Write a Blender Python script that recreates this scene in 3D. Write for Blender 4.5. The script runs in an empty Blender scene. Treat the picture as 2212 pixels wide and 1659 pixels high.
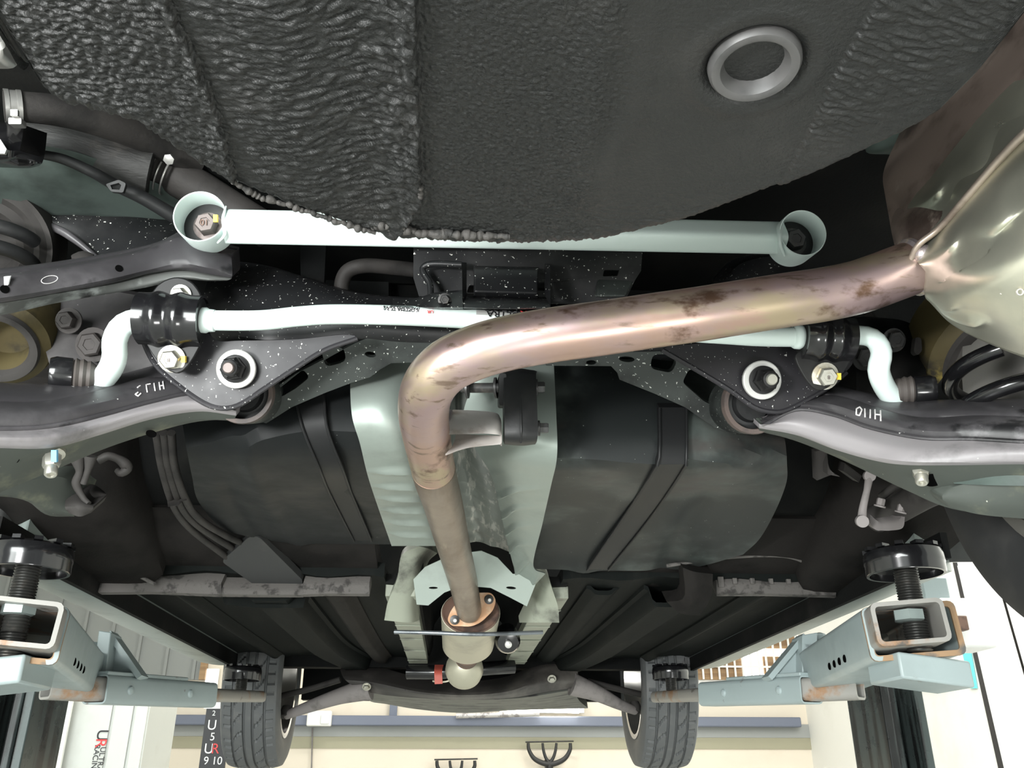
import bpy, bmesh, math, random
from mathutils import Vector as V, Matrix, noise
C = bpy.context.scene.collection
random.seed(7)
# ------------------------------------------------------------------ camera
F = 1900.0
TH = math.atan(851 / F)
YAW = math.atan(136 * math.cos(TH) / F)
EYE = V((0, 0, 1.55))
FW = V((math.sin(YAW) * math.cos(TH), math.cos(YAW) * math.cos(TH), math.sin(TH)))
RT = V((math.cos(YAW), -math.sin(YAW), 0))
UP = RT.cross(FW)
cd = bpy.data.cameras.new('camera'); cam = bpy.data.objects.new('camera', cd); C.objects.link(cam)
cam.location = EYE; cam.rotation_euler = (math.pi / 2 + TH, 0, -YAW)
cd.sensor_width = 36; cd.lens = F / 2212 * 36; cd.clip_start = .01; cd.clip_end = 200
bpy.context.scene.camera = cam
# ------------------------------------------------------------------ world, lights, exposure
W = bpy.data.worlds.new('daylight'); bpy.context.scene.world = W; W.use_nodes = True
bg = W.node_tree.nodes['Background']; bg.inputs[0].default_value = (.93, 1, .97, 1); bg.inputs[1].default_value = .38
vs = bpy.context.scene.view_settings
vs.view_transform = 'Standard'; vs.look = 'None'; vs.exposure = 0.40; vs.gamma = 1; vs.use_curve_mapping = False
def area(name, loc, target, size, power, col=(1, 1, 1), sy=None):
    l = bpy.data.lights.new(name, 'AREA'); l.energy = power; l.color = col
    l.shape = 'RECTANGLE'; l.size = size; l.size_y = sy or size
    o = bpy.data.objects.new(name, l); C.objects.link(o); o.location = loc
    o.rotation_euler = (V(target) - V(loc)).to_track_quat('-Z', 'Y').to_euler(); return o
area('doorway_daylight', (-1.7, -2.9, 1.75), (-.1, 1.0, 2.05), 2.6, 200, (.95, 1, .98), 1.7)
area('work_lamp', (-.85, -.40, 1.50), (-.25, 1.0, 2.1), .30, 24, (1, 1, .99), .16)
area('rear_bounce_fill', (.3, -2.0, 3.9), (.3, -1.6, 0), 2.4, 85, (1, 1, .98), 1.6)  # added overhead fill, brightens the floor so its bounce reaches the brace bar
area('low_fill_light', (.60, -.70, .40), (.45, .98, 2.2), .5, 10, (1, 1, .98), .3)  # added low fill aimed up at the dim half of the brace bar
area('side_daylight', (2.2, 3.2, 3.4), (2.9, 4.0, 1.5), 2.0, 110, (1, 1, .97), 3.0)
area('bay_lamp', (-2.0, 4.0, 3.9), (-2.2, 4.6, 0), 1.2, 30, (1, .98, .94), .2)
area('front_lamp', (0.2, 6.2, 3.9), (0.2, 6.8, 0), 1.6, 26, (1, .97, .92), .2)

# ------------------------------------------------------------------ helpers
def ray(px, py): return FW + RT * ((px - 1106) / F) - UP * ((py - 829.5) / F)
def PY(px, py, Y): d = ray(px, py); return EYE + d * (Y / d.y)
def PZ(px, py, Z): d = ray(px, py); return EYE + d * (Z / d.z)
def PX(px, py, X): d = ray(px, py); return EYE + d * (X / d.x)
def dep(p): return (p - EYE).dot(FW)
def pr(p, r): return r * dep(p) / F            # pixel length at a point in metres
def pt(s):
    if isinstance(s, V): return s
    if len(s) == 4: return {'z': PZ, 'x': PX, 'y': PY}[s[2]](s[0], s[1], s[3])
    return PY(*s)
def cr(p, n, closed=False):
    """catmull-rom through vectors, n samples"""
    k = len(p)
    if k == 2: return [p[0].lerp(p[1], i / (n - 1)) for i in range(n)]
    def seg(i, t):
        if closed: a, b, c, d = p[(i - 1) % k], p[i % k], p[(i + 1) % k], p[(i + 2) % k]
        else:
            b, c = p[i], p[i + 1]; a = p[i - 1] if i else b * 2 - c; d = p[i + 2] if i + 2 < k else c * 2 - b
        return b * .5 * 2 * 0 + ((b * 2) + (c - a) * t + (a * 2 - b * 5 + c * 4 - d) * t * t + (b * 3 - a - c * 3 + d) * t ** 3) * .5
    m = k if closed else k - 1
    fine = [seg(i, j / 12) for i in range(m) for j in range(12)]
    if not closed: fine.append(p[-1].copy())
    else: fine.append(fine[0].copy())
    L = [0]
    for a, b in zip(fine, fine[1:]): L.append(L[-1] + (b - a).length)
    out = []; j = 0; nn = n if closed else n - 1
    for i in range(n):
        s = L[-1] * i / nn
        while j < len(L) - 2 and L[j + 1] < s: j += 1
        t = (s - L[j]) / max(1e-9, L[j + 1] - L[j]); out.append(fine[j].lerp(fine[j + 1], t))
    return out
def lin(p, n):
    L = [0]
    for a, b in zip(p, p[1:]): L.append(L[-1] + (b - a).length)
    out = []; j = 0
    for i in range(n):
        s = L[-1] * i / (n - 1)
        while j < len(L) - 2 and L[j + 1] < s: j += 1
        out.append(p[j].lerp(p[j + 1], (s - L[j]) / max(1e-9, L[j + 1] - L[j])))
    return out
def new(): return bmesh.new()
def grid(bm, rows, closed_u=False, capends=False):
    vr = [[bm.verts.new(v) for v in r] for r in rows]
    n = len(rows[0])
    for a, b in zip(vr, vr[1:]):
        for j in range(n if closed_u else n - 1):
            k = (j + 1) % n
            try: bm.faces.new((a[j], a[k], b[k], b[j]))
            except ValueError: pass
    if capends:
        for r in (vr[0], vr[-1]):
            try: bm.faces.new(r)
            except ValueError: pass
    return vr
def tube(bm, path, r, seg=20, cap=True, squash=None):
    n = len(path); rr = r if isinstance(r, (list, tuple)) else [r] * n
    T = [(path[min(i + 1, n - 1)] - path[max(i - 1, 0)]).normalized() for i in range(n)]
    u = T[0].orthogonal().normalized(); rows = []
    for i in range(n):
        u = (u - T[i] * u.dot(T[i])).normalized(); w = T[i].cross(u)
        rows.append([path[i] + (u * math.cos(a) + w * math.sin(a)) * rr[i] for a in [2 * math.pi * k / seg for k in range(seg)]])
    grid(bm, rows, True, cap); return bm
def ptube(pts, r, n=40, seg=20, rpx=False, cap=True):
    q = [pt(p) for p in pts]; path = cr(q, n)
    if rpx:
        if isinstance(r, (list, tuple)):
            m = len(r); f = []
            for i in range(n):
                x = i / (n - 1) * (m - 1); k = min(int(x), m - 2); f.append(r[k] + (r[k + 1] - r[k]) * (x - k))
            rad = [pr(p, a) for p, a in zip(path, f)]
        else: rad = [pr(p, r) for p in path]
    else: rad = r
    return tube(new(), path, rad, seg, cap)
def lathe(bm, c, d, prof, seg=32, poly=None, cap=True, ref=None):
    """profile of (radius, height along d)"""
    d = V(d).normalized(); u = (V(ref) - d * V(ref).dot(d)).normalized() if ref else d.orthogonal().normalized(); w = d.cross(u)
    rows = [[V(c) + d * h + (u * math.cos(a) + w * math.sin(a)) * r for a in [2 * math.pi * k / seg for k in range(seg)]] for r, h in prof]
    grid(bm, rows, True, cap); return bm
def bx(bm, c, ax, sx, sy, sz):
    x, y, z = [V(a).normalized() for a in ax]; c = V(c); vv = []
    for i in (-1, 1):
        for j in (-1, 1):
            for k in (-1, 1): vv.append(bm.verts.new(c + x * sx * i / 2 + y * sy * j / 2 + z * sz * k / 2))
    for f in ((0, 1, 3, 2), (4, 6, 7, 5), (0, 4, 5, 1), (2, 3, 7, 6), (0, 2, 6, 4), (1, 5, 7, 3)): bm.faces.new([vv[i] for i in f])
    return bm
XYZ = ((1, 0, 0), (0, 1, 0), (0, 0, 1))
def wbox(x0, x1, y0, y1, z0, z1, bm=None): return bx(bm or new(), ((x0 + x1) / 2, (y0 + y1) / 2, (z0 + z1) / 2), XYZ, x1 - x0, y1 - y0, z1 - z0)
def solid(bm, rows, ext):
    """closed body: the grid, its copy moved by ext, and the sides"""
    e = V(ext); a = grid(bm, rows); b = grid(bm, [[v + e for v in r] for r in rows])
    lp = lambda g: [g[0][j] for j in range(len(g[0]))] + [g[i][-1] for i in range(1, len(g))] + [g[-1][j] for j in range(len(g[0]) - 2, -1, -1)] + [g[i][0] for i in range(len(g) - 2, 0, -1)]
    A, B = lp(a), lp(b); n = len(A)
    for i in range(n):
        try: bm.faces.new((A[i], A[(i + 1) % n], B[(i + 1) % n], B[i]))
        except ValueError: pass
    return bm
def surf(curves, n=28, m=4, ext=(0, .012, .006), sm=True, smx=True, bm=None, fn=None):
    cs = [(cr if smx else lin)([pt(p) for p in c], n) for c in curves]
    if m > 1 and len(cs) > 1:
        cols = [(cr if sm else lin)([c[j] for c in cs], (len(cs) - 1) * m + 1) for j in range(n)]
        rows = [[cols[j][i] for j in range(n)] for i in range(len(cols[0]))]
    else: rows = cs
    if fn: rows = [[fn(v, i / (len(rows) - 1), j / (n - 1)) for j, v in enumerate(r)] for i, r in enumerate(rows)]
    return solid(bm or new(), rows, ext)
NR = V((0, -math.cos(.3), -math.sin(.3)))       # rear-facing pressed faces
def onpl(px, py, p0, nrm): d = ray(px, py); return EYE + d * ((p0 - EYE).dot(nrm) / d.dot(nrm))
def fillet(p, r, n=5):
    out = []; k = len(p)
    for i in range(k):
        a, b, c = V(p[i - 1]).to_2d(), V(p[i]).to_2d(), V(p[(i + 1) % k]).to_2d()
        q = min(r, (a - b).length * .45, (c - b).length * .45); s, e = b + (a - b).normalized() * q, b + (c - b).normalized() * q
        for t in [j / n for j in range(n + 1)]: out.append(tuple(s * (1 - t) ** 2 + b * 2 * t * (1 - t) + e * t * t))
    return out
def V2(*a): return V((a[0], a[1], 0))
def smooth2(p, n=48): return [(v.x, v.y) for v in cr([V2(*q) for q in p], n, True)]
def ell(cx, cy, a, b, rot=0, n=20):
    c, s = math.cos(math.radians(rot)), math.sin(math.radians(rot))
    return [(cx + a * math.cos(t) * c - b * math.sin(t) * s, cy + a * math.cos(t) * s + b * math.sin(t) * c) for t in [2 * math.pi * i / n for i in range(n)]]
def plate(out, ref, nrm=NR, th=.006, holes=(), bm=None):
    """sheet cut to an outline on a real plane through ref, with through-holes and thickness"""
    bm = bm or new(); p0 = pt(ref); nrm = V(nrm).normalized(); es = []
    t = new()
    for lp in [out] + list(holes):
        vv = [t.verts.new(onpl(x, y, p0, nrm)) for x, y in lp]
        es += [t.edges.new((vv[i], vv[(i + 1) % len(vv)])) for i in range(len(vv))]
    bmesh.ops.triangle_fill(t, use_beauty=True, use_dissolve=False, edges=es, normal=nrm)
    g = bmesh.ops.extrude_face_region(t, geom=t.faces[:])
    bmesh.ops.translate(t, verts=[v for v in g['geom'] if isinstance(v, bmesh.types.BMVert)], vec=-nrm * th)
    bmesh.ops.recalc_face_normals(t, faces=t.faces)
    me = bpy.data.meshes.new('tmp'); t.to_mesh(me); t.free(); bm.from_mesh(me); bpy.data.meshes.remove(me); return bm
LOC = {}
from mathutils.bvhtree import BVHTree
def onobj(o, px, py, lift=.0006):
    """point of a built part seen at a pixel, lifted a little off its skin"""
    b = LOC[o.name]; t = BVHTree.FromPolygons([v.co + b for v in o.data.vertices], [tuple(p.vertices) for p in o.data.polygons])
    h = t.ray_cast(EYE, ray(px, py).normalized()); 
    if h[0] is None: return None, None
    n = h[1] if h[1].dot(FW) < 0 else -h[1]
    return h[0] + n * lift, n
def scribble(name, o, segs, r, m):
    for sg in segs:
        f = []
        for (x0, y0), (x1, y1) in zip(sg, sg[1:]): f += [(x0 + (x1 - x0) * k / 5, y0 + (y1 - y0) * k / 5) for k in range(5)]
        f.append(sg[-1]); q = [onobj(o, x, y)[0] for x, y in f]; q = [v for v in q if v]
        if len(q) > 1: obj(name, tube(new(), q, r, 6), m, o)
def obj(name, bm, m, parent=None, base=None, bevel=0, angle=38, sub=0):
    bmesh.ops.recalc_face_normals(bm, faces=bm.faces)
    if parent is None:
        if base is None:
            xs = [v.co for v in bm.verts]; base = V(((min(v.x for v in xs) + max(v.x for v in xs)) / 2, (min(v.y for v in xs) + max(v.y for v in xs)) / 2, min(v.z for v in xs)))
        b = V(base)
    else: b = LOC[parent.name]
    bmesh.ops.translate(bm, verts=bm.verts, vec=-b)
    me = bpy.data.meshes.new(name); bm.to_mesh(me); bm.free()
    for p in me.polygons: p.use_smooth = True
    me.set_sharp_from_angle(angle=math.radians(angle))
    o = bpy.data.objects.new(name, me); C.objects.link(o); me.materials.append(m)
    if parent is None: o.location = b
    else: o.parent = parent
    LOC[o.name] = b
    if bevel:
        q = o.modifiers.new('bevel', 'BEVEL'); q.width = bevel; q.segments = 2; q.limit_method = 'ANGLE'; q.angle_limit = math.radians(40)
    return o
def tag(o, label, cat, group=None, kind=None):
    o['label'] = label; o['category'] = cat
    if group: o['group'] = group
    if kind: o['kind'] = kind
    return o
def thing(name, label, cat, loc, group=None):
    o = bpy.data.objects.new(name, None); C.objects.link(o); o.location = loc; o.empty_display_size = .05
    LOC[o.name] = V(loc); return tag(o, label, cat, group)
def struct(name, bm, m, parent=None):
    o = obj(name, bm, m, parent)
    if parent is None: o['kind'] = 'structure'
    return o
def lettering(name, text, size, m, parent, origin, xdir, ydir, depth=.0006, align='CENTER'):
    cu = bpy.data.curves.new('t', 'FONT'); cu.body = text; cu.size = size; cu.extrude = depth; cu.align_x = align; cu.align_y = 'CENTER'
    t = bpy.data.objects.new('t', cu); C.objects.link(t)
    me = bpy.data.meshes.new_from_object(t.evaluated_get(bpy.context.evaluated_depsgraph_get())); bpy.data.objects.remove(t)
    x = V(xdir).normalized(); y = V(ydir); y = (y - x * y.dot(x)).normalized(); z = x.cross(y)
    M = Matrix((x, y, z)).transposed().to_4x4(); M.translation = V(origin)
    bm = new(); bm.from_mesh(me); bpy.data.meshes.remove(me); bm.transform(M)
    return obj(name, bm, m, parent)
def hexbolt(c, d, r, h, flange=1.35, bm=None, ref=(1, .2, .3)):
    bm = bm or new(); d = V(d).normalized()
    lathe(bm, c, d, [(r * flange, 0), (r * flange, h * .18), (r * .9, h * .22)], 24)
    lathe(bm, c, d, [(r, h * .15), (r, h * .85), (r * .86, h), (r * .5, h), (r * .46, h * .94)], 6, ref=ref); return bm

# ------------------------------------------------------------------ materials
def mat(name, col, rough=.5, metal=0, col2=None, lo=.45, hi=.65, sc=8, det=6, stretch=(1, 1, 1), specks=None, spsc=120, spth=.72, bump=0, bsc=150, bstretch=(1, 1, 1), rvar=0, emit=None, coat=0, spec=.5):
    m = bpy.data.materials.new(name); m.use_nodes = True; N = m.node_tree.nodes; L = m.node_tree.links; B = N['Principled BSDF']
    def nd(t, **k):
        x = N.new(t)
        for a, b in k.items(): x.inputs[a].default_value = b
        return x
    tc = N.new('ShaderNodeTexCoord')
    def mp(s):
        x = nd('ShaderNodeMapping', Scale=s); L.new(tc.outputs['Object'], x.inputs['Vector']); return x.outputs['Vector']
    def nz(scale, d, s):
        x = nd('ShaderNodeTexNoise', Scale=scale, Detail=d, Roughness=.6); L.new(mp(s), x.inputs['Vector']); return x.outputs['Fac']
    def ramp(src, a, b):
        x = N.new('ShaderNodeMapRange'); x.inputs['From Min'].default_value = a; x.inputs['From Max'].default_value = b; x.interpolation_type = 'SMOOTHSTEP'
        L.new(src, x.inputs['Value']); return x.outputs['Result']
    def mix(f, a, b):
        x = N.new('ShaderNodeMix'); x.data_type = 'RGBA'; L.new(f, x.inputs['Factor'])
        for s, i in ((a, 6), (b, 7)):
            if isinstance(s, tuple): x.inputs[i].default_value = (*s, 1)
            else: L.new(s, x.inputs[i])
        return x.outputs[2]
    cur = col
    if col2:
        if isinstance(col2[0], tuple): layers = (col2,) if len(col2) == 5 and not isinstance(col2[1], tuple) else col2
        else: layers = ((col2, lo, hi, sc, stretch),)
        for c2, l, h, s, st in layers: cur = mix(ramp(nz(s, det, st), l, h), cur, c2)
    if specks:
        cur = mix(ramp(nz(spsc, 2, (1, 1, 1)), spth, spth + .03), cur, specks)
    if isinstance(cur, tuple): B.inputs['Base Color'].default_value = (*cur, 1)
    else: L.new(cur, B.inputs['Base Color'])
    B.inputs['Specular IOR Level'].default_value = spec; B.inputs['Roughness'].default_value = rough; B.inputs['Metallic'].default_value = metal
    if rvar:
        x = N.new('ShaderNodeMapRange'); x.inputs['To Min'].default_value = rough - rvar; x.inputs['To Max'].default_value = rough + rvar
        x.inputs['From Min'].default_value = .3; x.inputs['From Max'].default_value = .7
        L.new(nz(sc * 1.7, 5, stretch), x.inputs['Value']); L.new(x.outputs['Result'], B.inputs['Roughness'])
    if bump:
        x = nd('ShaderNodeBump', Strength=bump, Distance=.002); L.new(nz(bsc, 4, bstretch), x.inputs['Height']); L.new(x.outputs['Normal'], B.inputs['Normal'])
    if coat: B.inputs['Coat Weight'].default_value = coat; B.inputs['Coat Roughness'].default_value = .08
    if emit: B.inputs['Emission Color'].default_value = (*emit[0], 1); B.inputs['Emission Strength'].default_value = emit[1]
    return m
DUST = (.11, .105, .10)
M_under = mat('underseal', (.0115, .0122, .0118), .46, 0, (.022, .0216, .0205), .5, .75, 9, bump=.5, bsc=420, spec=.5)
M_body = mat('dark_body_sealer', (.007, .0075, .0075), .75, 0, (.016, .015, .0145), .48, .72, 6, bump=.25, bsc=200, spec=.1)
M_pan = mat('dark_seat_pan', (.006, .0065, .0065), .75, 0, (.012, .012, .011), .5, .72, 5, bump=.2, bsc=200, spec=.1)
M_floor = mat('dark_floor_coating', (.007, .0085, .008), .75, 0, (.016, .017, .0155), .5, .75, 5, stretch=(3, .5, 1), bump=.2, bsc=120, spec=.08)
M_brown = mat('dusty_brown_coating', (.017, .0155, .0145), .75, 0, (.009, .0085, .008), .45, .65, 7, bump=.25, bsc=160, spec=.1)
M_dirt = mat('caked_dirt_edge', (.105, .097, .091), .8, 0, (.035, .032, .03), .50, .62, 30, bump=.6, bsc=90)
M_sealpaint = mat('green_grey_body_paint', (.25, .29, .275), .4, .2, (.12, .14, .135), .5, .75, 7)
M_olive = mat('pale_overspray', (.30, .32, .26), .5, 0, (.08, .08, .07), .52, .72, 8)
M_house = mat('wheel_house_paint', (.085, .11, .10), .5, 0, (.03, .036, .033), .45, .7, 5, spec=.3)
M_arm = mat('satin_black_steel', (.040, .038, .041), .38, 0, (((.105, .10, .106), .44, .70, 6, (1, 1, 1)), ((.010, .010, .011), .54, .64, 14, (1, 1, 1))), specks=(.5, .5, .48), spsc=150, spth=.74, rvar=.1, bump=.1, bsc=80)
M_armdust = mat('dusty_black_steel', (.25, .235, .243), .45, 0, ((.11, .105, .108), .52, .68, 7, (1, 1, 1)), specks=(.4, .4, .38), spsc=150, spth=.76, rvar=.12, bump=.1, bsc=80)
M_armside = mat('greenish_arm_flank', (.062, .070, .062), .65, 0, ((.15, .155, .11), .55, .72, 10, (1, 1, 1)), specks=(.4, .4, .35), spsc=120, spth=.75, spec=.3)
M_sub = mat('black_subframe_steel', (.011, .0115, .0125), .42, 0, (.035, .035, .035), .5, .75, 7, specks=(.75, .75, .7), spsc=240, spth=.675, rvar=.1, spec=.35)
M_subg = mat('dusty_subframe_steel', (.038, .044, .041), .55, 0, (.014, .016, .0155), .48, .66, 9, specks=(.5, .52, .48), spsc=240, spth=.675, spec=.3)
M_blackm = mat('matt_black_paint', (.008, .008, .0085), .5, 0, (.02, .02, .02), .5, .75, 10, spec=.3)
M_black = mat('gloss_black_paint', (.008, .008, .009), .18, 0, (.03, .03, .03), .55, .8, 12, coat=.4)
M_rubber = mat('black_rubber', (.013, .0135, .014), .5, 0, (.03, .03, .03), .5, .75, 14, bump=.15, bsc=120, spec=.4)
M_white = mat('white_powder_coat', (.78, .90, .87), .38, 0, (.66, .78, .75), .58, .82, 9)
M_white2 = mat('white_powder_coat_greyer', (.74, .85, .83), .4, 0, (.52, .58, .58), .54, .75, 11)  # slightly greyer white with grey patches, for one end cup
M_zinc = mat('zinc_bolt', (.55, .54, .48), .35, .8, (.40, .36, .28), .5, .7, 40)
M_zincbright = mat('bright_washer', (.75, .74, .72), .4, .55, (.5, .47, .45), .55, .75, 25)
M_rustbolt = mat('brown_bolt_head', (.15, .125, .118), .5, .4, (.08, .06, .055), .5, .7, 40)
M_darkbolt = mat('dark_bolt', (.06, .06, .06), .4, .5, (.13, .12, .11), .5, .7, 40)
M_rust = mat('rusty_brown', (.20, .12, .09), .7, .1, (.09, .06, .05), .45, .65, 20)
M_yellow = mat('yellow_paint_mark', (.85, .60, .06), .5)
M_blue = mat('blue_paint_mark', (.15, .42, .65), .5)
M_pipe = mat('heat_tinted_steel', (.48, .325, .265), .36, .85,
    (((.46, .37, .255), .46, .58, 5, (1, 2.2, 6)), ((.45, .33, .335), .50, .66, 4, (1, 1, 2)), ((.16, .095, .065), .585, .68, 9, (1, 1, 2)), ((.25, .18, .14), .58, .67, 30, (.4, 2, 2))), rvar=.07, bump=.04, bsc=60)
M_pipe2 = mat('brown_steel_tube', (.30, .25, .21), .38, .8, (((.20, .155, .12), .45, .6, 7, (1, .25, 1)), ((.40, .34, .28), .56, .7, 12, (2, .3, 2))), rvar=.08)
M_muff = mat('champagne_steel', (.74, .71, .58), .32, .85, (((.60, .60, .50), .5, .7, 3, (1, 1, 1)), ((.70, .52, .40), .66, .78, 5, (1, 1, 1))), rvar=.05)
M_muffside = mat('sooty_muffler_shell', (.33, .255, .22), .5, .6, (((.09, .065, .055), .42, .60, 6, (1, 1, 1)), ((.48, .40, .34), .6, .72, 11, (1, 1, 1))))
M_weld = mat('blued_weld', (.40, .35, .36), .4, .8, (.60, .50, .38), .5, .65, 40, bump=.5, bsc=160)
M_brk = mat('bright_pressed_steel', (.70, .66, .63), .38, .35, (((.42, .35, .30), .5, .68, 14, (1, 1, 1)),), rvar=.08)
M_shield = mat('aluminium_heat_shield', (.31, .355, .325), .46, .5, (((.24, .27, .245), .5, .68, 6, (1, 1, 1)),), rvar=.08, bump=.08, bsc=70)
M_streak = mat('streaky_aluminium', (.36, .385, .36), .5, .6, (((.62, .62, .58), .53, .62, 14, (6, 1, 1)),), bump=.3, bsc=40, bstretch=(5, 1, 1))
M_tank = mat('black_tank_plastic', (.009, .0105, .011), .5, 0, (((.020, .020, .0195), .52, .72, 4, (1, 1, 1)),), specks=(.25, .26, .25), spsc=160, spth=.77, rvar=.08, spec=.2)
M_tankg = mat('green_grey_dusty_tank', (.013, .0155, .0155), .5, 0, (((.085, .10, .092), .47, .70, 3.2, (1, 1, 1)), ((.045, .039, .036), .52, .68, 3, (1, 1, 2.5))), specks=(.35, .37, .35), spsc=160, spth=.74, spec=.25)
M_strap = mat('black_strap', (.010, .0105, .011), .5, 0, (.02, .0195, .019), .55, .75, 8, spec=.25)
M_lift = mat('pale_blue_grey_enamel', (.31, .37, .375), .42, 0, (((.28, .335, .335), .5, .7, 5, (1, 1, 1)), ((.15, .13, .11), .655, .72, 13, (1, 1, 1))), rvar=.08)
M_liftrust = mat('rust_worn_tube', (.30, .29, .27), .5, .2, (((.30, .17, .09), .53, .66, 9, (1, 1, 1)), ((.10, .09, .08), .60, .70, 20, (1, 1, 1))))
M_orange = mat('orange_rust_lip', (.30, .19, .105), .7, 0, (.10, .10, .095), .46, .56, 9)
M_post = mat('greasy_lift_post', (.055, .07, .068), .3, .2, (((.015, .016, .016), .45, .58, 5, (6, 6, .4)), ((.16, .19, .185), .62, .7, 4, (6, 6, .3))), rvar=.1)
M_screw = mat('dark_threaded_steel', (.05, .05, .047), .4, .6, (.10, .09, .08), .5, .7, 30)
M_nut = mat('grey_green_nut', (.28, .33, .32), .4, .4)
M_tyre = mat('tyre_rubber', (.095, .10, .103), .6, 0, (.13, .13, .13), .5, .75, 12, bump=.1, bsc=120)
M_lip = mat('sooty_bushing_lip', (.10, .075, .066), .6, 0, (.05, .042, .04), .45, .65, 20)
M_side = mat('dark_tyre_sidewall', (.020, .0205, .021), .6, 0, (.035, .034, .033), .5, .75, 9, spec=.3)
M_groove = mat('tyre_groove', (.012, .012, .013), .7)
M_rim = mat('silver_rim', (.52, .5, .47), .3, .9)
M_rimdark = mat('dark_rim_inside', (.03, .03, .03), .5, .3)
M_olivepaint = mat('yellow_zinc_spring_seat', (.085, .068, .03), .6, .1, (((.03, .026, .018), .46, .60, 8, (1, 1, 1)), ((.26, .20, .05), .58, .68, 10, (1, 1, 1))), spec=.3)
M_boltgrey = mat('sooty_bolt', (.05, .044, .042), .6, 0, (.03, .027, .026), .5, .7, 40, spec=.3)
M_grey = mat('grey_dusty_casting', (.042, .039, .037), .7, 0, (.02, .0185, .018), .5, .7, 14, spec=.25)
M_lgrey = mat('light_dusty_bracket', (.23, .21, .205), .7, 0, (.13, .12, .115), .5, .7, 14)
M_cover = mat('grey_plastic_cover', (.075, .076, .076), .55, 0, (.045, .045, .045), .5, .7, 6)
M_hose = mat('dusty_hose', (.036, .033, .031), .65, 0, (.018, .017, .0165), .45, .65, 10, bump=.25, bsc=160, spec=.3)
M_sleeve = mat('ribbed_dark_sleeve', (.022, .022, .021), .6, 0, (.06, .055, .05), .53, .72, 16, bump=.9, bsc=60, bstretch=(.5, 1, 2.5))
M_clamp = mat('steel_clamp', (.34, .335, .32), .4, .7)
M_red = mat('red_tag', (.50, .10, .07), .5)
M_rod = mat('steel_rod', (.22, .24, .26), .35, .7, (.12, .13, .14), .5, .7, 20)
M_can = mat('beige_shell', (.50, .48, .38), .4, .5, (.36, .34, .27), .5, .7, 6)
M_flange = mat('copper_rust_flange', (.50, .29, .17), .5, .6, (.58, .48, .36), .5, .68, 16)
M_wallw = mat('white_wall_paint', (.86, .86, .82), .7, 0, (.78, .78, .73), .5, .75, 2)
M_wallc = mat('cream_wall_paint', (.80, .72, .60), .7, 0, (.75, .66, .54), .5, .75, 1.5)
M_band = mat('olive_grey_wall_band', (.37, .35, .25), .7)
M_band2 = mat('grey_wall_band', (.36, .37, .36), .7)
M_beam = mat('slate_blue_beam', (.16, .18, .24), .5)
M_conc = mat('grey_concrete', (.47, .48, .46), .6, 0, (.38, .39, .37), .45, .65, 3)
M_ceil = mat('pale_ceiling', (.7, .71, .68), .8)
M_corr = mat('grey_corrugated_sheet', (.24, .25, .24), .5, .2)
M_glow = mat('daylight_glass', (.8, .8, .8), .2, 0, emit=((1, 1, .97), 2.2))
M_tube = mat('lit_tube', (1, 1, 1), .3, 0, emit=((1, .97, .85), 9))
M_timber = mat('brown_timber', (.36, .23, .12), .7, 0, (.25, .15, .08), .45, .6, 3, stretch=(.3, 1, 8))
M_sign = mat('pale_grey_sheet_door', (.62, .64, .61), .4, 0, (.56, .57, .53), .5, .7, 3)
M_ink = mat('black_print', (.015, .015, .018), .5)
M_inkred = mat('red_print', (.72, .05, .05), .5)
M_inkw = mat('white_print', (.85, .85, .85), .5)
M_teal = mat('turquoise_paint', (.15, .72, .74), .5)
M_plasticw = mat('white_plastic', (.85, .85, .83), .4)
M_chrome = mat('chrome_tool', (.75, .75, .75), .2, .9)
M_orangetool = mat('amber_handle', (.75, .38, .06), .4)
M_void = mat('dark_cavity', (.003, .003, .003), .9, 0, spec=0)
M_label = mat('silver_label', (.62, .62, .60), .4, .3)
M_chalk = mat('white_chalk', (.62, .6, .6), .8)
# ================================================================== the setting
struct('floor', wbox(-4.2, 3.4, -6, 8.3, -.1, 0), M_conc)
struct('ceiling', wbox(-4.2, 3.4, -1.5, 8.3, 4.4, 4.5), M_ceil)
FY = 8.0
def fz(py, px=900): return PY(px, py, FY).z
fr = struct('wall_front', wbox(-4.2, 3.4, FY, FY + .2, 0, 4.4), M_wallc)
struct('wall_right', wbox(3.1, 3.3, -1.2, FY, 0, 4.4), M_wallw)
struct('wall_left', wbox(-4.2, -4.0, -1.2, FY, 0, 4.4), M_wallw)
zb = fz(1617); zg = fz(1592); zt = fz(1570); zu = fz(1545)
struct('trim_1', wbox(-4.0, 3.1, FY - .012, FY, zb, zg), M_band)
struct('trim_2', wbox(-4.0, 3.1, FY - .014, FY, zg + .001, zt + .03), M_band2)
# ================================================================== car body
body = thing('car_body', 'dark underside of the raised car, from textured spare wheel tub to floor pans', 'car body', EYE + V((.05, 1.6, .38)))
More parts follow.
